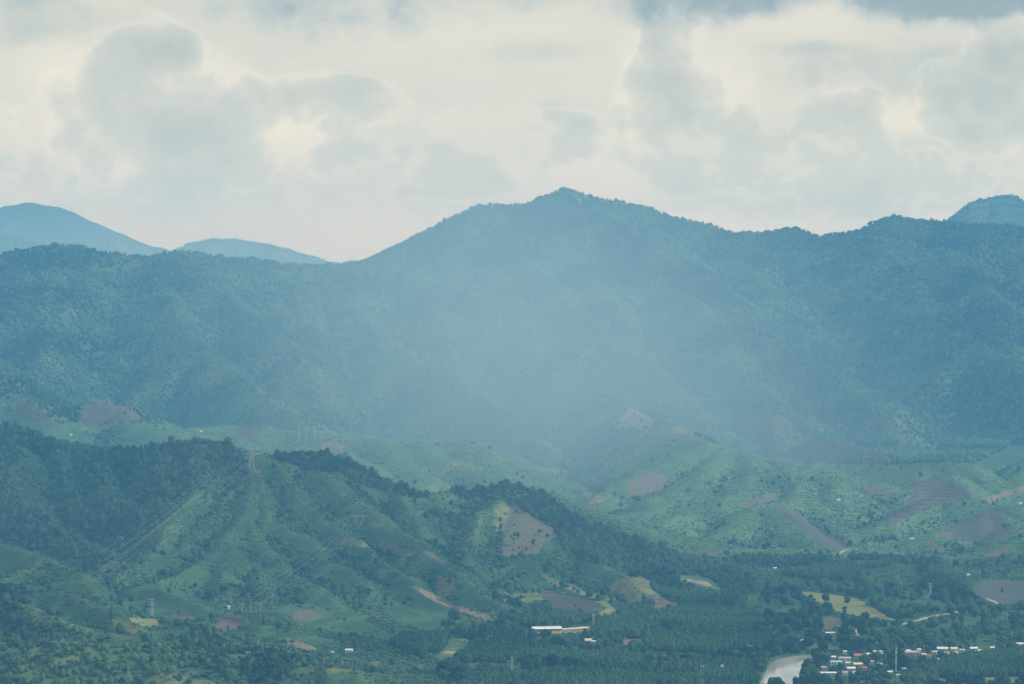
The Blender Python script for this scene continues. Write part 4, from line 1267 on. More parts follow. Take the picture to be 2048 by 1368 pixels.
house(402, 866, 5, R_WHITE, W_BRICK, "white roofed reddish hut behind the forested crest", .9, 3.0, .5, 0, name="hut", cat="hut", group=S, windows=0)
house(142, 872, 4, R_WHITE, W_WHITE, "speck of a white hut behind the left crest", .9, 2.8, .5, 0, name="hut", cat="hut", group=S, windows=0)
house(457, 1218, 4, R_GREY, W_WHITE, "tiny grey roofed white hut on the green slope above the purple field", .9, 2.6, .6, .4, name="hut", cat="hut", group=S, windows=0)

# farmhouse with two roofs on the valley floor
fx, fy, fz = ground_at(1181, 1287)
farm = empty("farmhouse", (fx, fy + 3, fz - .2), -.12, "brick farmhouse with cream roof and lower white lean-to in the valley", "house", S)
fw = 14 * fy / FPX
MB().box(-fw * .75, fw * .15, -2.6, 2.6, 0, 2.9).build("wall", W_BRICK, farm)
MB().box(fw * .17, fw * .85, -3.2, 1.4, 0, 2.1).build("annex", W_BRICK, farm)
rm = MB()
for sg in (-1, 1):
    a = [(-fw * .8, sg * 3.1, 2.75), (fw * .2, sg * 3.1, 2.75), (fw * .2, 0, 4.4), (-fw * .8, 0, 4.4)]
    b = [(p[0], p[1], p[2] + .15) for p in a]
    rm.poly(b if sg < 0 else b[::-1]).poly(a[::-1] if sg < 0 else a)
    for i in range(4):
        rm.poly([a[i], a[(i + 1) % 4], b[(i + 1) % 4], b[i]])
rm.build("roof", R_CREAM, farm)
a = [(fw * .16, -3.7, 2.12), (fw * .92, -3.7, 2.12), (fw * .92, 1.8, 2.7), (fw * .16, 1.8, 2.7)]
b = [(p[0], p[1], p[2] + .12) for p in a]
rm = MB().poly(b).poly(a[::-1])
for i in range(4):
    rm.poly([a[i], a[(i + 1) % 4], b[(i + 1) % 4], b[i]])
tag(rm.build("roof", R_WHITE, farm), "white lean-to roof")
MB().box(-fw * .3, -fw * .3 + .95, -2.67, -2.55, 0, 2.05).build("door", W_WOOD, farm)
for wx_ in (-fw * .62, -fw * .08):
    f_ = MB().box(wx_ - .55, wx_ + .55, -2.66, -2.56, .95, 2.05).build("window", W_WHITE, farm)
    MB().box(wx_ - .46, wx_ + .46, -2.69, -2.662, 1.03, 1.97).build("pane", W_DARK, f_)
HOUSE_SPOTS.append((fx, fy + 3, 16, 9))


def long_shed():
    ax, ay, az = ground_at(1066, 1263)
    bx, by, bz = ground_at(1122, 1259)
    ay, by = ay + 2, ay + 6
    L = math.hypot(bx - ax, by - ay)
    rz = math.atan2(by - ay, bx - ax)
    z = min(az, bz)
    root = empty("farm_shed", (ax, ay, z - .2), rz, "long low shed with pale roof and brick end wall in the straw field", "shed")
    D = 8.0
    MB().box(0, L, 0, .25, 0, 1.0).build("wall", W_BRICK, root)
    MB().box(0, L, D - .25, D, 0, 2.4).build("wall", W_GREY, root)
    for xx, nm in ((0, W_BRICK), (L - .25, W_GREY)):
        MB().box(xx, xx + .25, .27, D - .27, 0, 2.4).poly([(xx, .27, 2.4), (xx, D - .27, 2.4), (xx, D / 2, 3.9)]).build("end_wall", nm, root)
    n = 11
    pm = MB().box(-.11, .11, -.11, .11, 0, 1.5).mesh("post", CONC)
    for i in range(n):
        o = bpy.data.objects.new("post", pm)
        o.parent = root
        o.location = (.3 + (L - .6) * i / (n - 1), .13, 1.0)
        COL.objects.link(o)
    r = MB()
    for sg in (0, 1):
        y0 = -.9 if sg == 0 else D + .9
        a = [(-.8, y0, 2.2), (L + .8, y0, 2.2), (L + .8, D / 2, 4.0), (-.8, D / 2, 4.0)]
        b = [(p[0], p[1], p[2] + .14) for p in a]
        r.poly(b if sg == 0 else b[::-1]).poly(a[::-1] if sg == 0 else a)
        for i in range(4):
            r.poly([a[i], a[(i + 1) % 4], b[(i + 1) % 4], b[i]])
    r.build("roof", R_WHITE, root)
    MB().box(.4, L - .4, D / 2 - .7, D / 2 + .7, 4.13, 4.42).build("ridge_vent", R_WHITE, root)
    HOUSE_SPOTS.append(((ax + bx) / 2, ay + 5, L + 8, 16))
    # open walkway that continues to the right
    cx_, cy_, cz_ = ground_at(1178, 1251)
    bx2, by2 = ax + (L + 1.6) * math.cos(rz), ay + (L + 1.6) * math.sin(rz)
    cy_ = by2 + 16
    cx_ = (1178 - 1024) / FPX * cy_
    L2 = math.hypot(cx_ - bx2, cy_ - by2)
    rz2 = math.atan2(cy_ - by2, cx_ - bx2)
    zz = float(height(np.array([bx2, cx_]), np.array([by2, cy_])).min())
    wk = empty("covered_walkway", (bx2, by2, zz - .1), rz2, "long narrow open shelter running right from the farm shed", "shelter")
    pm2 = MB().box(-.08, .08, -.08, .08, 0, 2.2).mesh("post", CONC)
    for i in range(9):
        for yy in (.2, 2.6):
            o = bpy.data.objects.new("post", pm2)
            o.parent = wk
            o.location = (.2 + (L2 - .4) * i / 8, yy, 0)
            COL.objects.link(o)
    a = [(0, -.3, 2.2), (L2, -.3, 2.2), (L2, 3.1, 2.55), (0, 3.1, 2.55)]
    b = [(p[0], p[1], p[2] + .12) for p in a]
    r = MB().poly(b).poly(a[::-1])
    for i in range(4):
        r.poly([a[i], a[(i + 1) % 4], b[(i + 1) % 4], b[i]])
    r.build("roof", R_WHITE, wk)
    for k in range(5):
        HOUSE_SPOTS.append((bx2 + (cx_ - bx2) * k / 4, by2 + (cy_ - by2) * k / 4, 12, 12))


long_shed()


# ---- pylons and poles
def lattice(mb, h, w0, w1, n, r):
    """four tapering legs with crossed bracing"""
    pr = None
    for i in range(n + 1):
        t = i / n
        w = w0 + (w1 - w0) * t ** .75
        c = [(-w / 2, -w / 2, h * t), (w / 2, -w / 2, h * t), (w / 2, w / 2, h * t), (-w / 2, w / 2, h * t)]
        if pr:
            for j in range(4):
                mb.bar(pr[j], c[j], r)
                mb.bar(pr[j], c[(j + 1) % 4], r * .6)
                mb.bar(pr[(j + 1) % 4], c[j], r * .6)
                mb.bar(c[j], c[(j + 1) % 4], r * .6)
        pr = c
    return mb


INS = paint("insulator_glass", (0.20, 0.24, 0.24), .1, .3)


def pylon(px, py, D, hpx, label, rz=0.0, arms=3, aw=0.42, thick=1.0, group=None, name="transmission_tower", snap=True, wbase=.17):
    x, y, z = ground_at(px, py) if snap else P(px, py, D)
    if not snap:
        z = float(height(np.array([x]), np.array([y]))[0])
    h = hpx * y / FPX
    root = empty(name, (x, y, z - .3), rz, label, "pylon", group)
    r = .16 * thick
    lattice(MB(), h * .93, h * wbase, h * .035, 8, r).build("lattice_body", STEEL, root)
    MB().bar((0, 0, h * .93), (0, 0, h), r * 1.2, r * .5).build("peak", STEEL, root)
    tips = []
    for i in range(arms):
        za = h * (.90 - .14 * i)
        w = h * aw * (.42, .5, .56)[i] if arms > 1 else h * aw * .5
        am = MB()
        for sg in (-1, 1):
            for yy in (-h * .02, h * .02):
                am.bar((0, yy, za), (sg * w, 0, za), r * .9)
            am.bar((0, 0, za + h * .045), (sg * w, 0, za), r * .8)
            tips.append((sg * w, 0, za - h * .05))
        ao = am.build("cross_arm", STEEL, root)
        for sg in (-1, 1):
            MB().bar((sg * w, 0, za - h * .05), (sg * w, 0, za - .05), .14 * thick, n=6).build("insulator", INS, ao)
    return root, [(x + math.cos(rz) * t[0], y + math.sin(rz) * t[0], z - .3 + t[2]) for t in tips]


def pole(px, py, hpx, label, bars=1, mat=None, two=False, group=None, rad=.16, name="power_pole", barw=2.2):
    x, y, z = ground_at(px, py)
    h = hpx * y / FPX
    root = empty(name, (x, y, z - .2), 0.1, label, "pole", group)
    m = mat or CONC
    if two:
        for sg in (-1, 1):
            MB().bar((sg * barw * .55, 0, 0), (sg * barw * .55, 0, h), rad * 1.2, rad * .8, 6).build("pole_shaft", m, root)
    else:
        MB().bar((0, 0, 0), (0, 0, h), rad * 1.3, rad * .7, 8).build("pole_shaft", m, root)
    for i in range(bars):
        zb = h - .5 - 1.3 * i
        MB().bar((-barw, -rad - .1, zb), (barw, -rad - .1, zb), .13).build("crossbar", m, root)
        for sg in (-.9, 0.0, .9) if not two else (-.95, .95):
            MB().bar((sg * barw, -rad - .1, zb + .12), (sg * barw, -rad - .1, zb + .6), .11, n=6).build("insulator", INS, root)
    return root, (x, y, z + h)


T = "transmission towers across the hills"
_, tipsA = pylon(503, 944, 3590, 60, "big lattice pylon on the bare pad at the near hill's crest", .35, 3, .58, 0.9, T, wbase=.24)
for px_, py_, h_, lb in ((598, 893, 48, "leftmost of the faint far pylons behind the wooded crest"), (613, 894, 44, "second from left of the faint far pylons behind the crest"),
                         (629, 895, 40, "second from right of the faint far pylons behind the crest"), (644, 896, 36, "rightmost of the faint far pylons behind the crest")):
    x_, y_, z_ = P(px_, 893, 4850)
    zz_ = float(height(np.array([x_]), np.array([y_]))[0])
    pylon(px_, 893, 4850, to_px(x_, y_, zz_)[1] - (py_ - h_), lb, .2, 3, .5, 1.5, T, snap=False, wbase=.15)
pylon(304, 1234, 0, 40, "faint lattice pylon on the dark green dome at lower left", .3, 3, .4, 1.1, T)
pylon(1187, 1252, 0, 26, "slim lattice tower at the edge of the plantation right of the shelter", .2, 2, .3, 1.3, T, wbase=.2)
pylon(1024, 1352, 0, 42, "slim lattice tower rising from the lower wood", .2, 2, .22, 1.0, T, wbase=.12)
pylon(1861, 1192, 0, 28, "faint lattice tower on the right hand wooded rise", .2, 3, .4, 1.0, T)


def guyed(px, py, hpx, label):
    x, y, z = ground_at(px, py)
    h = hpx * y / FPX
    root = empty("guyed_tower", (x, y, z - .2), .1, label, "pylon", T)
    for sg in (-1, 1):
        MB().bar((0, 0, 0), (sg * h * .32, 0, h * .94), .2, .3).build("leg", STEEL, root)
    MB().box(-h * .56, h * .56, -.22, .22, h * .93, h * .98).build("cross_arm", STEEL, root)
    tips = []
    for sg in (-1, 0, 1):
        MB().bar((sg * h * .5, 0, h * .80), (sg * h * .5, 0, h * .93), .14, n=6).build("insulator", INS, root)
        tips.append((x + sg * h * .5, y, z + h * .80))
    for sg in (-1, 1):
        MB().bar((sg * h * .32, 0, h * .93), (sg * h * .32, 0, h * 1.06), .15).build("peak", STEEL, root)
        MB().bar((sg * h * .32, 0, h * .93), (sg * h * .25, h * .5, -2), .04).build("guy_wire", WIREM, root)
    return tips


tipsV = guyed(718, 1058, 28, "V shaped guyed tower on the green spur below the crest")
PH = "white topped poles on the lower slope"
_, q1 = pole(484, 1224, 28, "white topped power pole leftmost of three on the lower slope", 1, STEEL, False, PH, .22, barw=3.6)
_, q2 = pole(501, 1228, 30, "white topped power pole in the middle of three on the lower slope", 1, STEEL, False, PH, .22, barw=3.6)
_, q3 = pole(521, 1237, 30, "white topped power pole rightmost of three on the lower slope", 1, STEEL, False, PH, .22, barw=3.6)
PV = "poles about the village"
pole(1405, 1360, 30, "twin shaft power pole in the lower plantation", 1, CONC, True, PV, .13, barw=2.0)
pole(1228, 1352, 14, "low twin shaft pole in the plantation left of centre", 1, CONC, True, PV, .12, barw=1.8)
pole(1662, 1343, 22, "thick white pole at the riverside end of the village", 0, CONC, False, PV, .3)
pole(1654, 1340, 16, "thin pole just left of the thick white one", 1, CONC, False, PV, .12, barw=1.0)
pole(1848, 1312, 22, "pole beside the wide grey roofed house", 1, CONC, False, PV, .15, barw=1.0)
pole(1943, 1302, 16, "pole beside the white house right of the village", 1, CONC, False, PV, .16, barw=.9)
pole(1796, 1158, 11, "short white post on the wooded rise at right", 0, CONC, False, PV, .3, name="white_post")


def mast(px, py, hpx, label):
    x, y, z = ground_at(px, py)
    h = hpx * y / FPX
    root = empty("radio_mast", (x, y, z - .2), .3, label, "mast")
    pr = h / 6
    for k in range(6):
        m_ = MB()
        lattice(m_, pr - .02, .8 - .05 * k, .75 - .05 * k, 3, .09)
        m_.v = [(a_, b_, c_ + k * pr) for a_, b_, c_ in m_.v]
        o = m_.build("mast_section", (CONC, M_REDW)[k % 2], root)
    MB().bar((0, 0, h - .1), (0, 0, h + 1.6), .07).build("aerial", STEEL, root)
    for zz in (.82, .68):
        MB().bar((.55, -.3, h * zz), (.55, -.3, h * zz + 1.6), .22, n=8).build("antenna", W_WHITE, root)


M_REDW = paint("red_white_mast_paint", (0.46, 0.30, 0.27))
mast(1792, 1346, 58, "tall lattice radio mast standing among the village trees")


def cable(a, b, sag, label, group, r=.11, n=26):
    v = MB()
    pts = []
    for i in range(n + 1):
        t = i / n
        pts.append(tuple(a[k] + (b[k] - a[k]) * t - (4 * sag * t * (1 - t) if k == 2 else 0) for k in range(3)))
    for p, q in zip(pts[:-1], pts[1:]):
        v.bar(p, q, r, n=3)
    o = v.build("power_cable", WIREM)
    return tag(o, label, "cable", group)


ends = [P(px_, py_, 2950) for px_, py_ in ((88, 1180), (124, 1190), (100, 1196), (138, 1206), (112, 1212), (152, 1222))]
for a_, b_, w_ in zip(tipsA, ends, ('top left', 'top right', 'middle left', 'middle right', 'bottom left', 'bottom right')):
    cable(a_, b_, 5.0, "pale power cable running downhill from the %s arm of the crest pylon" % w_, "cables from the crest pylon", .03)
for tp, qq, w_ in zip(tipsV, (q1, q2, q3), ('left', 'middle', 'right')):
    cable(tp, qq, 6.0, "thin power cable from the %s end of the V shaped tower to a pole below" % w_, "cables below the V shaped tower", .03)


# ---- a bird high over the right hand ridge
def bird():
    x, y, z = P(1658, 117, 1500)
    root = empty("bird", (x, y, z), .4, "tiny dark bird gliding high in the clouds at right", "bird")
    m = paint("dark_feathers", (0.05, 0.05, 0.05), .2, .8)
    v = MB()
    prof = [(-.5, .02, 0), (-.3, .09, 0), (0, .12, 0), (.28, .09, .02), (.42, .06, .04), (.55, .012, .03)]
    n = 6
    for (xx, rr, zz) in prof:
        v.v += [(xx, rr * math.cos(2 * math.pi * i / n), zz + rr * .9 * math.sin(2 * math.pi * i / n)) for i in range(n)]
    for k in range(len(prof) - 1):
        v.f += [(k * n + i, k * n + (i + 1) % n, (k + 1) * n + (i + 1) % n, (k + 1) * n + i) for i in range(n)]
    for sg in (-1, 1):                              # wings and tail belong to the one body
        k = len(v.v)
        v.v += [(.22, sg * .08, .05), (-.12, sg * .08, .05), (.26, sg * .62, .2), (-.06, sg * .6, .2), (.04, sg * 1.15, .14), (-.02, sg * 1.12, .14),
                (.22, sg * .08, .02), (-.12, sg * .08, .02), (.26, sg * .62, .17), (-.06, sg * .6, .17), (.04, sg * 1.15, .12), (-.02, sg * 1.12, .12)]
        v.f += [tuple(k + i for i in q) for q in ((0, 1, 3, 2), (2, 3, 5, 4), (6, 8, 9, 7), (8, 10, 11, 9), (0, 2, 8, 6), (2, 4, 10, 8), (1, 7, 9, 3), (3, 9, 11, 5), (4, 5, 11, 10))]
    k = len(v.v)
    v.v += [(-.45, -.04, .01), (-.45, .04, .01), (-.78, .14, .02), (-.78, -.14, .02), (-.45, -.04, -.01), (-.45, .04, -.01), (-.78, .14, 0), (-.78, -.14, 0)]
    v.f += [tuple(k + i for i in q) for q in ((0, 1, 2, 3), (4, 7, 6, 5), (0, 3, 7, 4), (1, 5, 6, 2), (2, 6, 7, 3))]
    v.build("body", m, root)


bird()

# ------------------------------------------------------------------ single trees
def tree_meshes(seed, w, h, trunk, nclump):
    r = random.Random(seed)
    t = MB()
    t.bar((0, 0, -.4), (r.uniform(-.2, .2), r.uniform(-.2, .2), trunk + (h - trunk) * .35), .26, .14, 6)
    for k in range(4):
        a = r.uniform(0, 6.28)
        t.bar((0, 0, trunk * .8 + .3 * k), (math.cos(a) * w * .28, math.sin(a) * w * .28, trunk + (h - trunk) * r.uniform(.3, .6)), .12, .05, 5)
    bm = bmesh.new()
    for k in range(nclump):                          # leaf clumps spread unevenly through the crown
        while True:
            p = [r.uniform(-1, 1) for _ in range(3)]
            q = sum(c * c for c in p)
            if .12 < q < 1:
                break
        rad = r.uniform(.13, .25) * w
        c = (p[0] * (w / 2 - rad * .55), p[1] * (w / 2 - rad * .55), trunk + (h - trunk) * (.5 + .42 * p[2]))
        res = bmesh.ops.create_icosphere(bm, subdivisions=1, radius=rad)
        for vv in res['verts']:
            vv.co *= r.uniform(.72, 1.25)
            vv.co.z *= .72
            vv.co.x += c[0]; vv.co.y += c[1]; vv.co.z += c[2]
    cm = bpy.data.meshes.new("crown")
    bm.to_mesh(cm)
    bm.free()
    cm.materials.append(M_TREE)
    return t.mesh("trunk", M_BARK), cm


TREES = [tree_meshes(100 + i, *a) for i, a in enumerate(((9, 10, 2.2, 26), (10.5, 9.5, 1.8, 30), (7, 11.5, 2.6, 24), (8, 8, 1.6, 22), (6, 12, 2.0, 24), (11.5, 11, 2.4, 34)))]


def tree(x, y, z, h, w, label, group=None, kind=None, name="tree"):
    i = kind if kind is not None else random.randrange(6)
    hh, ww = (10, 9.5, 11.5, 8, 12, 11)[i], (9, 10.5, 7, 8, 6, 11.5)[i]
    root = empty(name, (x, y, z - .3), random.uniform(0, 6.28), label, "tree", group)
    root.scale = (w / ww, w / ww, h / hh)
    for nm, me in zip(("trunk", "crown"), TREES[i]):
        o = bpy.data.objects.new(nm, me)
        o.parent = root
        COL.objects.link(o)
    return root


LONE = [
    (447, 1187, 18, 20, 1, "dark round tree alone on the slope above the white topped poles"), (99, 1182, 13, 12, 0, "round dark tree on the left hand grassy spur"),
    (32, 1178, 9, 7, 3, "small tree near the left edge on the grassy spur"), (244, 1132, 15, 8, 4, "slim tree on the pale knoll in the left valley"),
    (172, 1146, 22, 18, 5, "larger tree of the dark clump in the left gully"), (186, 1146, 24, 16, 0, "taller right hand tree of the dark clump in the left gully"),
    (234, 1182, 13, 12, 3, "bushy tree below the clump in the left valley"), (222, 1235, 14, 9, 2, "dark tree at the top of the ripe yellow field"),
    (357, 1234, 16, 8, 4, "slim dark tree standing on the small brown field"), (165, 1300, 13, 13, 1, "round tree on the lower left ridge"),
    (252, 1306, 12, 13, 3, "rounded tree right of the other one on the lower left ridge"), (84, 1111, 8, 8, 3, "small tree on the crest of the left grassy spur"),
    (456, 1262, 12, 7, 2, "small slim tree inside the brown triangular field"), (100, 1134, 10, 14, 1, "low dark tree on the left grassy slope"),
    (686, 1180, 15, 12, 2, "dark tree at the mouth of the central gully"), (722, 1192, 22, 15, 5, "tall dark tree left of the pair in the central gully"),
    (736, 1192, 18, 15, 0, "dark tree right of the pair in the central gully"), (821, 1205, 16, 14, 1, "rounded tree at the end of the terrace hedge"),
    (783, 1216, 14, 9, 2, "dark tree below the small fallow terrace"), (908, 1256, 16, 9, 4, "slim dark tree on the smooth green slope"),
    (898, 1168, 10, 10, 3, "small round tree at the head of the brown fallow patch"), (920, 1178, 10, 10, 0, "small tree right of the brown fallow patch"),
    (712, 1228, 14, 8, 2, "slim tree at the lower mouth of the central gully"), (556, 1262, 18, 12, 2, "dark tree between the green terraces at lower left centre"),
    (574, 1268, 14, 12, 0, "rounded dark tree at the foot of the green terraces"), (1245, 1238, 22, 18, 5, "large dark round tree by the straw coloured plot"),
    (1304, 1217, 20, 14, 0, "dark round tree in front of the striped brown field"), (1288, 1214, 30, 9, 4, "tall narrow dark tree left of the striped brown field"),
    (1337, 1217, 9, 11, 3, "small bushy tree at the foot of the striped brown field"), (1160, 1227, 12, 13, 1, "round tree at the lower rim of the grey brown field"),
    (1151, 1214, 6, 6, 3, "little tree in the middle of the grey brown field"), (1066, 1094, 18, 9, 4, "tallest dark tree standing in the triangular clearing"),
    (1036, 1076, 12, 8, 2, "small tree in the upper left of the triangular clearing"), (1079, 1068, 10, 9, 0, "small tree in the upper right of the triangular clearing"),
    (1095, 1076, 9, 10, 3, "bushy tree at the right corner of the triangular clearing"), (1033, 1025, 6, 6, 3, "little tree under the tip of the triangular clearing"),
    (1170, 1266, 10, 9, 2, "small tree on the straw field in front of the shelter"), (1166, 1285, 12, 12, 1, "dark tree just left of the brick farmhouse"),
    (1192, 1286, 11, 10, 0, "tree just right of the brick farmhouse"), (1621, 1203, 15, 11, 0, "round dark tree on the left of the straw field"),
    (1651, 1206, 19, 16, 5, "spreading tree with bare trunk at the top of the straw field"), (1694, 1210, 20, 15, 5, "spreading tree with bare trunk in the middle of the straw field"),
    (1689, 1232, 20, 12, 2, "dark egg shaped tree at the lower rim of the straw field"), (1624, 1228, 26, 17, 2, "tall dark tree by the left corner of the straw field"),
    (1610, 1222, 16, 16, 0, "rounded tree left of the tall one at the straw field corner"), (1967, 1154, 13, 10, 0, "round dark tree alone on the right hand green hill"),
    (1706, 1245, 18, 14, 0, "tree left of three at the right end of the straw field"), (1730, 1246, 22, 20, 5, "large spreading tree right of the straw field's lower rim"),
    (1586, 1196, 26, 14, 2, "tall tree left of the straw field"), (2004, 1188, 14, 7, 4, "slim tree in the grey striped field at right"),
    (2008, 1058, 12, 7, 4, "slim tree inside the dark ploughed hill field"), (1944, 1031, 10, 7, 2, "small tree at the top rim of the dark ploughed hill field"),
    (1994, 1005, 8, 5, 4, "tiny tree on the tan strip by the right edge"), (1718, 1041, 10, 9, 0, "dark tree alone low on the pale green right hillside"),
    (1616, 931, 10, 12, 1, "dark bush like tree at the foot of the burnt slope"), (1802, 942, 12, 8, 2, "dark tree on the knoll right of the burnt slope"),
    (1810, 994, 6, 6, 3, "small tree at the left corner of the furrowed fields"), (640, 1330, 14, 14, 0, "round tree before the lower wooded mound"),
    (1273, 1005, 14, 20, 1, "dark tree at the foot of the pink furrowed field"), (1244, 1001, 10, 10, 3, "small tree left of the pink furrowed field's foot"),
    (830, 968, 10, 10, 0, "dark tree on the saddle of the near hill"), (795, 958, 9, 9, 3, "small dark tree left of the saddle"),
    (690, 918, 14, 12, 0, "dark tree sticking up from the near crest"), (655, 908, 15, 12, 2, "tallest tree on the near crest right of the pylon"),
]
for px_, py_, h_, w_, k_, lb in LONE:
    x_, y_, z_ = ground_at(px_, py_)
    tree(x_, y_, z_, h_ * y_ / FPX * 1.05, w_ * y_ / FPX, lb, "single trees on slopes and fields", k_)

LOWFIELDS = [poly for nm, kd_, poly in FIELDS if np.mean([p[1] for p in poly]) > 1130 and 'track' not in nm]


def before_field(qx, qy):
    m = np.zeros(qx.shape, bool)
    for dy in (3, 8, 13):
        m |= anyof(LOWFIELDS, qx, qy - dy)
    return m


# trees of the valley floor: the largest in view are objects, the rest a mass
x, y, z, px, py, wild, wild2, cropd, yeld, clear_ = VAL
dens = np.clip(0.085 + 0.13 * wild + 0.05 * wild2, 0.01, 0.25) * (1 - .85 * cropd) * (1 - .95 * yeld)
village = inside([(1640, 1295), (1780, 1288), (1960, 1285), (1960, 1315), (1850, 1325), (1800, 1370), (1630, 1370), (1620, 1340)], px, py)
bank = inside([(1480, 1300), (1560, 1285), (1640, 1295), (1632, 1312), (1560, 1314), (1535, 1330), (1520, 1372), (1480, 1372)], px, py) | inside([(1628, 1310), (1660, 1305), (1650, 1372), (1598, 1372), (1612, 1345)], px, py)
dens = np.where(village, 0.13, np.where(bank, 0.22, dens))
ok = rng.random(x.size) < dens * np.where(clear_, .42, 1)
for hx, hy, hw_, hd in HOUSE_SPOTS:
    ok &= ~((np.abs(x - hx * y / hy) < hw_ / 2 + 2.5) & (y < hy + hd) & (y > hy - hd / 2 - 30))
ok &= ~(before_field(px, py) & (rng.random(x.size) < 0.85))
mid = ok.copy()
x, y, z, px, py, village, bank = (a[ok] for a in (x, y, z, px, py, village, bank))
hgt = rng.uniform(4.2, 11.0, x.size) * np.where(bank, 1.05, 1.0)
show = hgt / y * np.where(px < 2060, 1, 0) * np.where(py < 1380, 1, 0)
order = np.argsort(-show)
N_SINGLE = 225
first, rest = order[:N_SINGLE], order[N_SINGLE:]
MARKS = [(1716, 1314, "the red roofed house"), (1688, 1319, "the long grey roof"), (1672, 1326, "the pale blue roof"), (1716, 1331, "the cream roof"), (1657, 1349, "the long low white building"),
         (1740, 1320, "the small white and cream pair of houses"), (1702, 1339, "the pink walled house"), (1792, 1315, "the lattice mast"), (1826, 1308, "the wide grey roof"), (1871, 1306, "the bluish roof"),
         (1887, 1300, "the broad white roof"), (1908, 1301, "the cream roof beside the broad white one"), (1948, 1299, "the white house at the right pole"), (1660, 1267, "the low white farmhouse"),
         (1546, 1272, "the house at the track's end"), (1560, 1320, "the river bend"), (1530, 1352, "the river's left shore"), (1606, 1340, "the river's right shore"), (1093, 1257, "the long farm shed"),
         (1150, 1252, "the open shelter"), (1181, 1285, "the brick farmhouse"), (1335, 1265, "the blue and white house"), (1502, 1294, "the small cream house"), (1446, 1336, "the narrow tan house"),
         (698, 1302, "the bright white roof"), (1405, 1345, "the twin shaft pole"), (1665, 1247, "the pink earth field"), (1700, 1215, "the straw field"), (1912, 1228, "the white house on the road"),
         (1855, 1236, "the pale road"), (2040, 1290, "the house at the right edge"), (1797, 1352, "the tiny blue hut"), (1749, 1347, "the pale blue cottage"), (1655, 1296, "the brown river bank strip"),
         (1990, 1180, "the grey striped field"), (1024, 1330, "the slim tower in the wood"), (1228, 1346, "the low twin pole"), (940, 1330, "the small bare plot in the wood"), (750, 1328, "the tan plot by the wood"),
         (905, 1298, "the pale tilled rows"), (1757, 1306, "the pair of tiny white huts"), (1713, 1264, "the short pale track"), (1580, 1279, "the riverside track"), (1268, 1282, "the tan plot"),
         (1900, 1340, "the dark plantation at lower right"), (1326, 1205, "the striped brown field"), (1796, 1152, "the white post")]
SHAPES = ("round", "broad", "upright", "small crowned", "slim", "spreading")
ORD = ("nearest", "second", "third", "fourth", "fifth", "sixth", "seventh", "eighth", "ninth", "tenth", "eleventh", "twelfth")
said = {}
for i in first:
    kd = int(rng.integers(0, 6))
    hh = float(hgt[i])
    pyc = py[i] - hh / 2 * FPX / y[i]
    dm = [math.hypot(px[i] - a_, (pyc - b_) * 1.6) for a_, b_, _ in MARKS]
    j = int(np.argmin(dm))
    ddx, ddy = px[i] - MARKS[j][0], (pyc - MARKS[j][1]) * 1.6
    way = ("right of" if ddx > 0 else "left of") if abs(ddx) > abs(ddy) else ("below" if ddy > 0 else "above")
    size = "tall" if hh > 8.6 else "low" if hh < 6.2 else "middling"
    said.setdefault((size, SHAPES[kd], way, j), []).append((dm[j], i, kd))
for (size, shape, way, j), lst in said.items():
    for n_, (_, i, kd) in enumerate(sorted(lst)):
        rank = "" if len(lst) == 1 else ORD[min(n_, 11)] + " "
        lb = "%s%s %s tree %s %s" % (rank, size, shape, way, MARKS[j][2])
        gp = "trees on the river banks" if bank[i] else "trees among the village houses" if village[i] else "trees of the valley floor"
        tree(float(x[i]), float(y[i]), float(z[i]), float(hgt[i]), float(hgt[i] * rng.uniform(.75, 1.15)), lb, gp, kd)
s = hgt[rest] / 10
add('wood', x[rest], y[rest], z[rest] - .4, s, s)
# low growth on the valley floor
x, y, z, px, py, wild, wild2, cropd, yeld, clear_ = VAL
k = (rng.random(x.size) < np.clip(.32 + .35 * wild + .3 * wild2, .04, .8) * (1 - .9 * cropd) * (1 - .9 * yeld)) & ~mid
for hx, hy, hw_, hd in HOUSE_SPOTS:
    k &= ~((np.abs(x - hx * y / hy) < hw_ / 2 + 1.5) & (y < hy + hd) & (y > hy - hd / 2 - 9))
s = rng.uniform(.4, .9, x.size)
add('bush', x[k], y[k], z[k] - .3, s[k])

for kind, nm in (('forest', 'forest'), ('wood', 'woodland'), ('bush', 'scrub_vegetation'), ('young', 'young_vegetation'), ('plant', 'plantation_forest')):
    pos = np.concatenate([p for p, _ in PARTS[kind]])
    scl = np.concatenate([s for _, s in PARTS[kind]])
    yard = np.ones(len(pos), bool)
    for hx, hy, hw_, hd in HOUSE_SPOTS:
        yard &= ~((np.abs(pos[:, 0] - hx * pos[:, 1] / hy) < hw_ / 2 + 2) & (pos[:, 1] < hy + hd) & (pos[:, 1] > hy - hd / 2 - (8 if kind in ('bush', 'young') else 26)))
    if kind in ('plant', 'wood'):                    # low growth only along the near edge of the fields
        qx, qy = to_px(pos[:, 0], pos[:, 1], pos[:, 2])
        yard &= ~before_field(qx, qy)
    pos, scl = pos[yard], scl[yard]
    gn_scatter(nm, kind, pos, scl, rng.uniform(0, 6.28, len(pos)), rng.integers(0, len(LIB[kind].objects), len(pos)))
    print("planted", nm, len(pos))

# ------------------------------------------------------------------ the air
def volume_mat(name, color, density, absorb=(1, 1, 1)):
    m = bpy.data.materials.new(name)
    m.use_nodes = True
    N = NT(m.node_tree)
    v = N.n('ShaderNodeVolumePrincipled')
    v.inputs['Color'].default_value = (*color, 1)
    v.inputs['Absorption Color'].default_value = (*absorb, 1)
    v.inputs['Density'].default_value = density
    v.inputs['Density Attribute'].default_value = ""
    v.inputs['Anisotropy'].default_value = 0.0
    out = N.n('ShaderNodeOutputMaterial')
    N.link(v.outputs[0], out.inputs['Volume'])
    return m


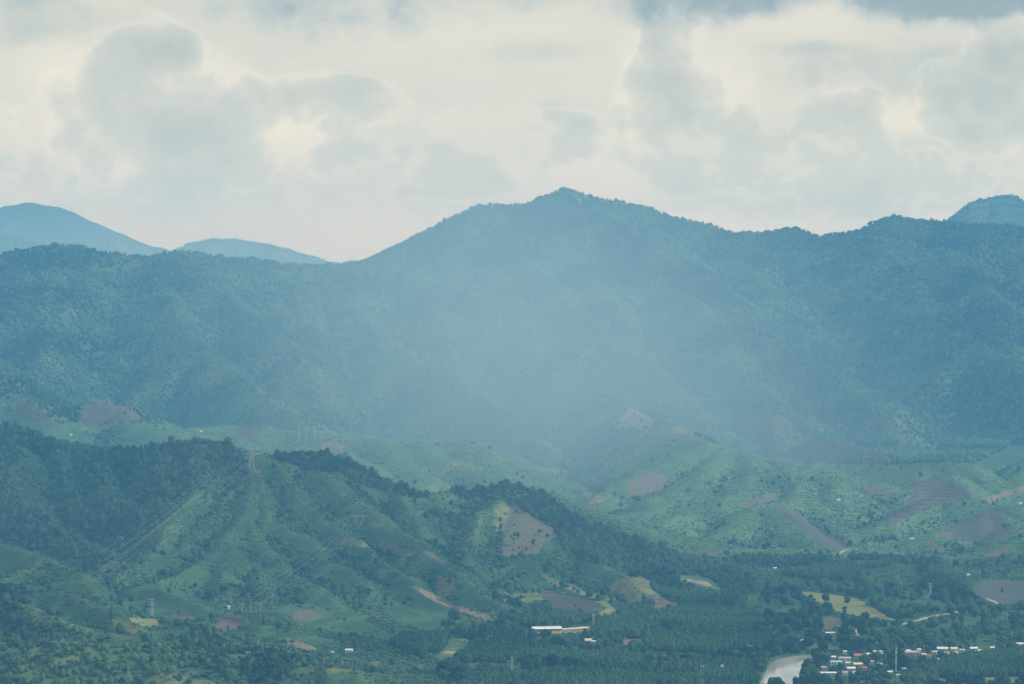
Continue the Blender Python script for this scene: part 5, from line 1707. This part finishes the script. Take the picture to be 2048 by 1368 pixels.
def build_haze():
    x0, x1, y0, y1, z0, z1 = -5200, 5200, -300, 11600, -40, float(Z.max()) + 30
    me = bpy.data.meshes.new("haze")
    me.from_pydata([(x, y, z) for z in (z0, z1) for y in (y0, y1) for x in (x0, x1)], [],
                   [(0, 2, 3, 1), (4, 5, 7, 6), (0, 1, 5, 4), (2, 6, 7, 3), (0, 4, 6, 2), (1, 3, 7, 5)])
    o = bpy.data.objects.new("haze", me)
    o['kind'] = 'stuff'
    me.materials.append(volume_mat("pale_haze", (0.19, 0.56, 1.0), 1.10e-4, (0.21, 0.21, 0.21)))
    COL.objects.link(o)


def build_mist(centre, size, tilt, amount):
    """a bank of thicker air added for its pale glow, tilted to shape it, fading out softly on all sides"""
    m = bpy.data.materials.new("valley_mist")
    m.use_nodes = True
    N = NT(m.node_tree)
    co = N.n('ShaderNodeTexCoord').outputs['Object']
    ln = N.n('ShaderNodeVectorMath', operation='LENGTH')
    N.link(co, ln.inputs[0])
    den = N.math('POWER', N.smooth(ln.outputs['Value'], 1.0, 0.0), 1.25)
    v = N.n('ShaderNodeVolumePrincipled')
    v.inputs['Color'].default_value = (0.58, 0.85, 1.0, 1)
    v.inputs['Absorption Color'].default_value = (1, 1, 1, 1)
    v.inputs['Density Attribute'].default_value = ""
    N.link(N.math('MULTIPLY', den, amount), v.inputs['Density'])
    o_ = N.n('ShaderNodeOutputMaterial')
    N.link(v.outputs[0], o_.inputs['Volume'])
    bm = bmesh.new()
    bmesh.ops.create_icosphere(bm, subdivisions=4, radius=1.0)
    me = bpy.data.meshes.new("mist")
    bm.to_mesh(me)
    bm.free()
    o = bpy.data.objects.new("mist", me)
    o.location = P(*centre)
    o.scale = size
    o.rotation_euler = (0, math.radians(tilt), 0)
    o['kind'] = 'stuff'
    me.materials.append(m)
    COL.objects.link(o)


build_haze()
build_mist((1085, 735, 4750), (940, 2150, 600), 28, 3.9e-4)  # added for the bright glow over mid valley, tilted along its slant
build_mist((250, 520, 8700), (1500, 1400, 420), 0, 5.0e-4)  # added behind the left ridge to lighten the far hills
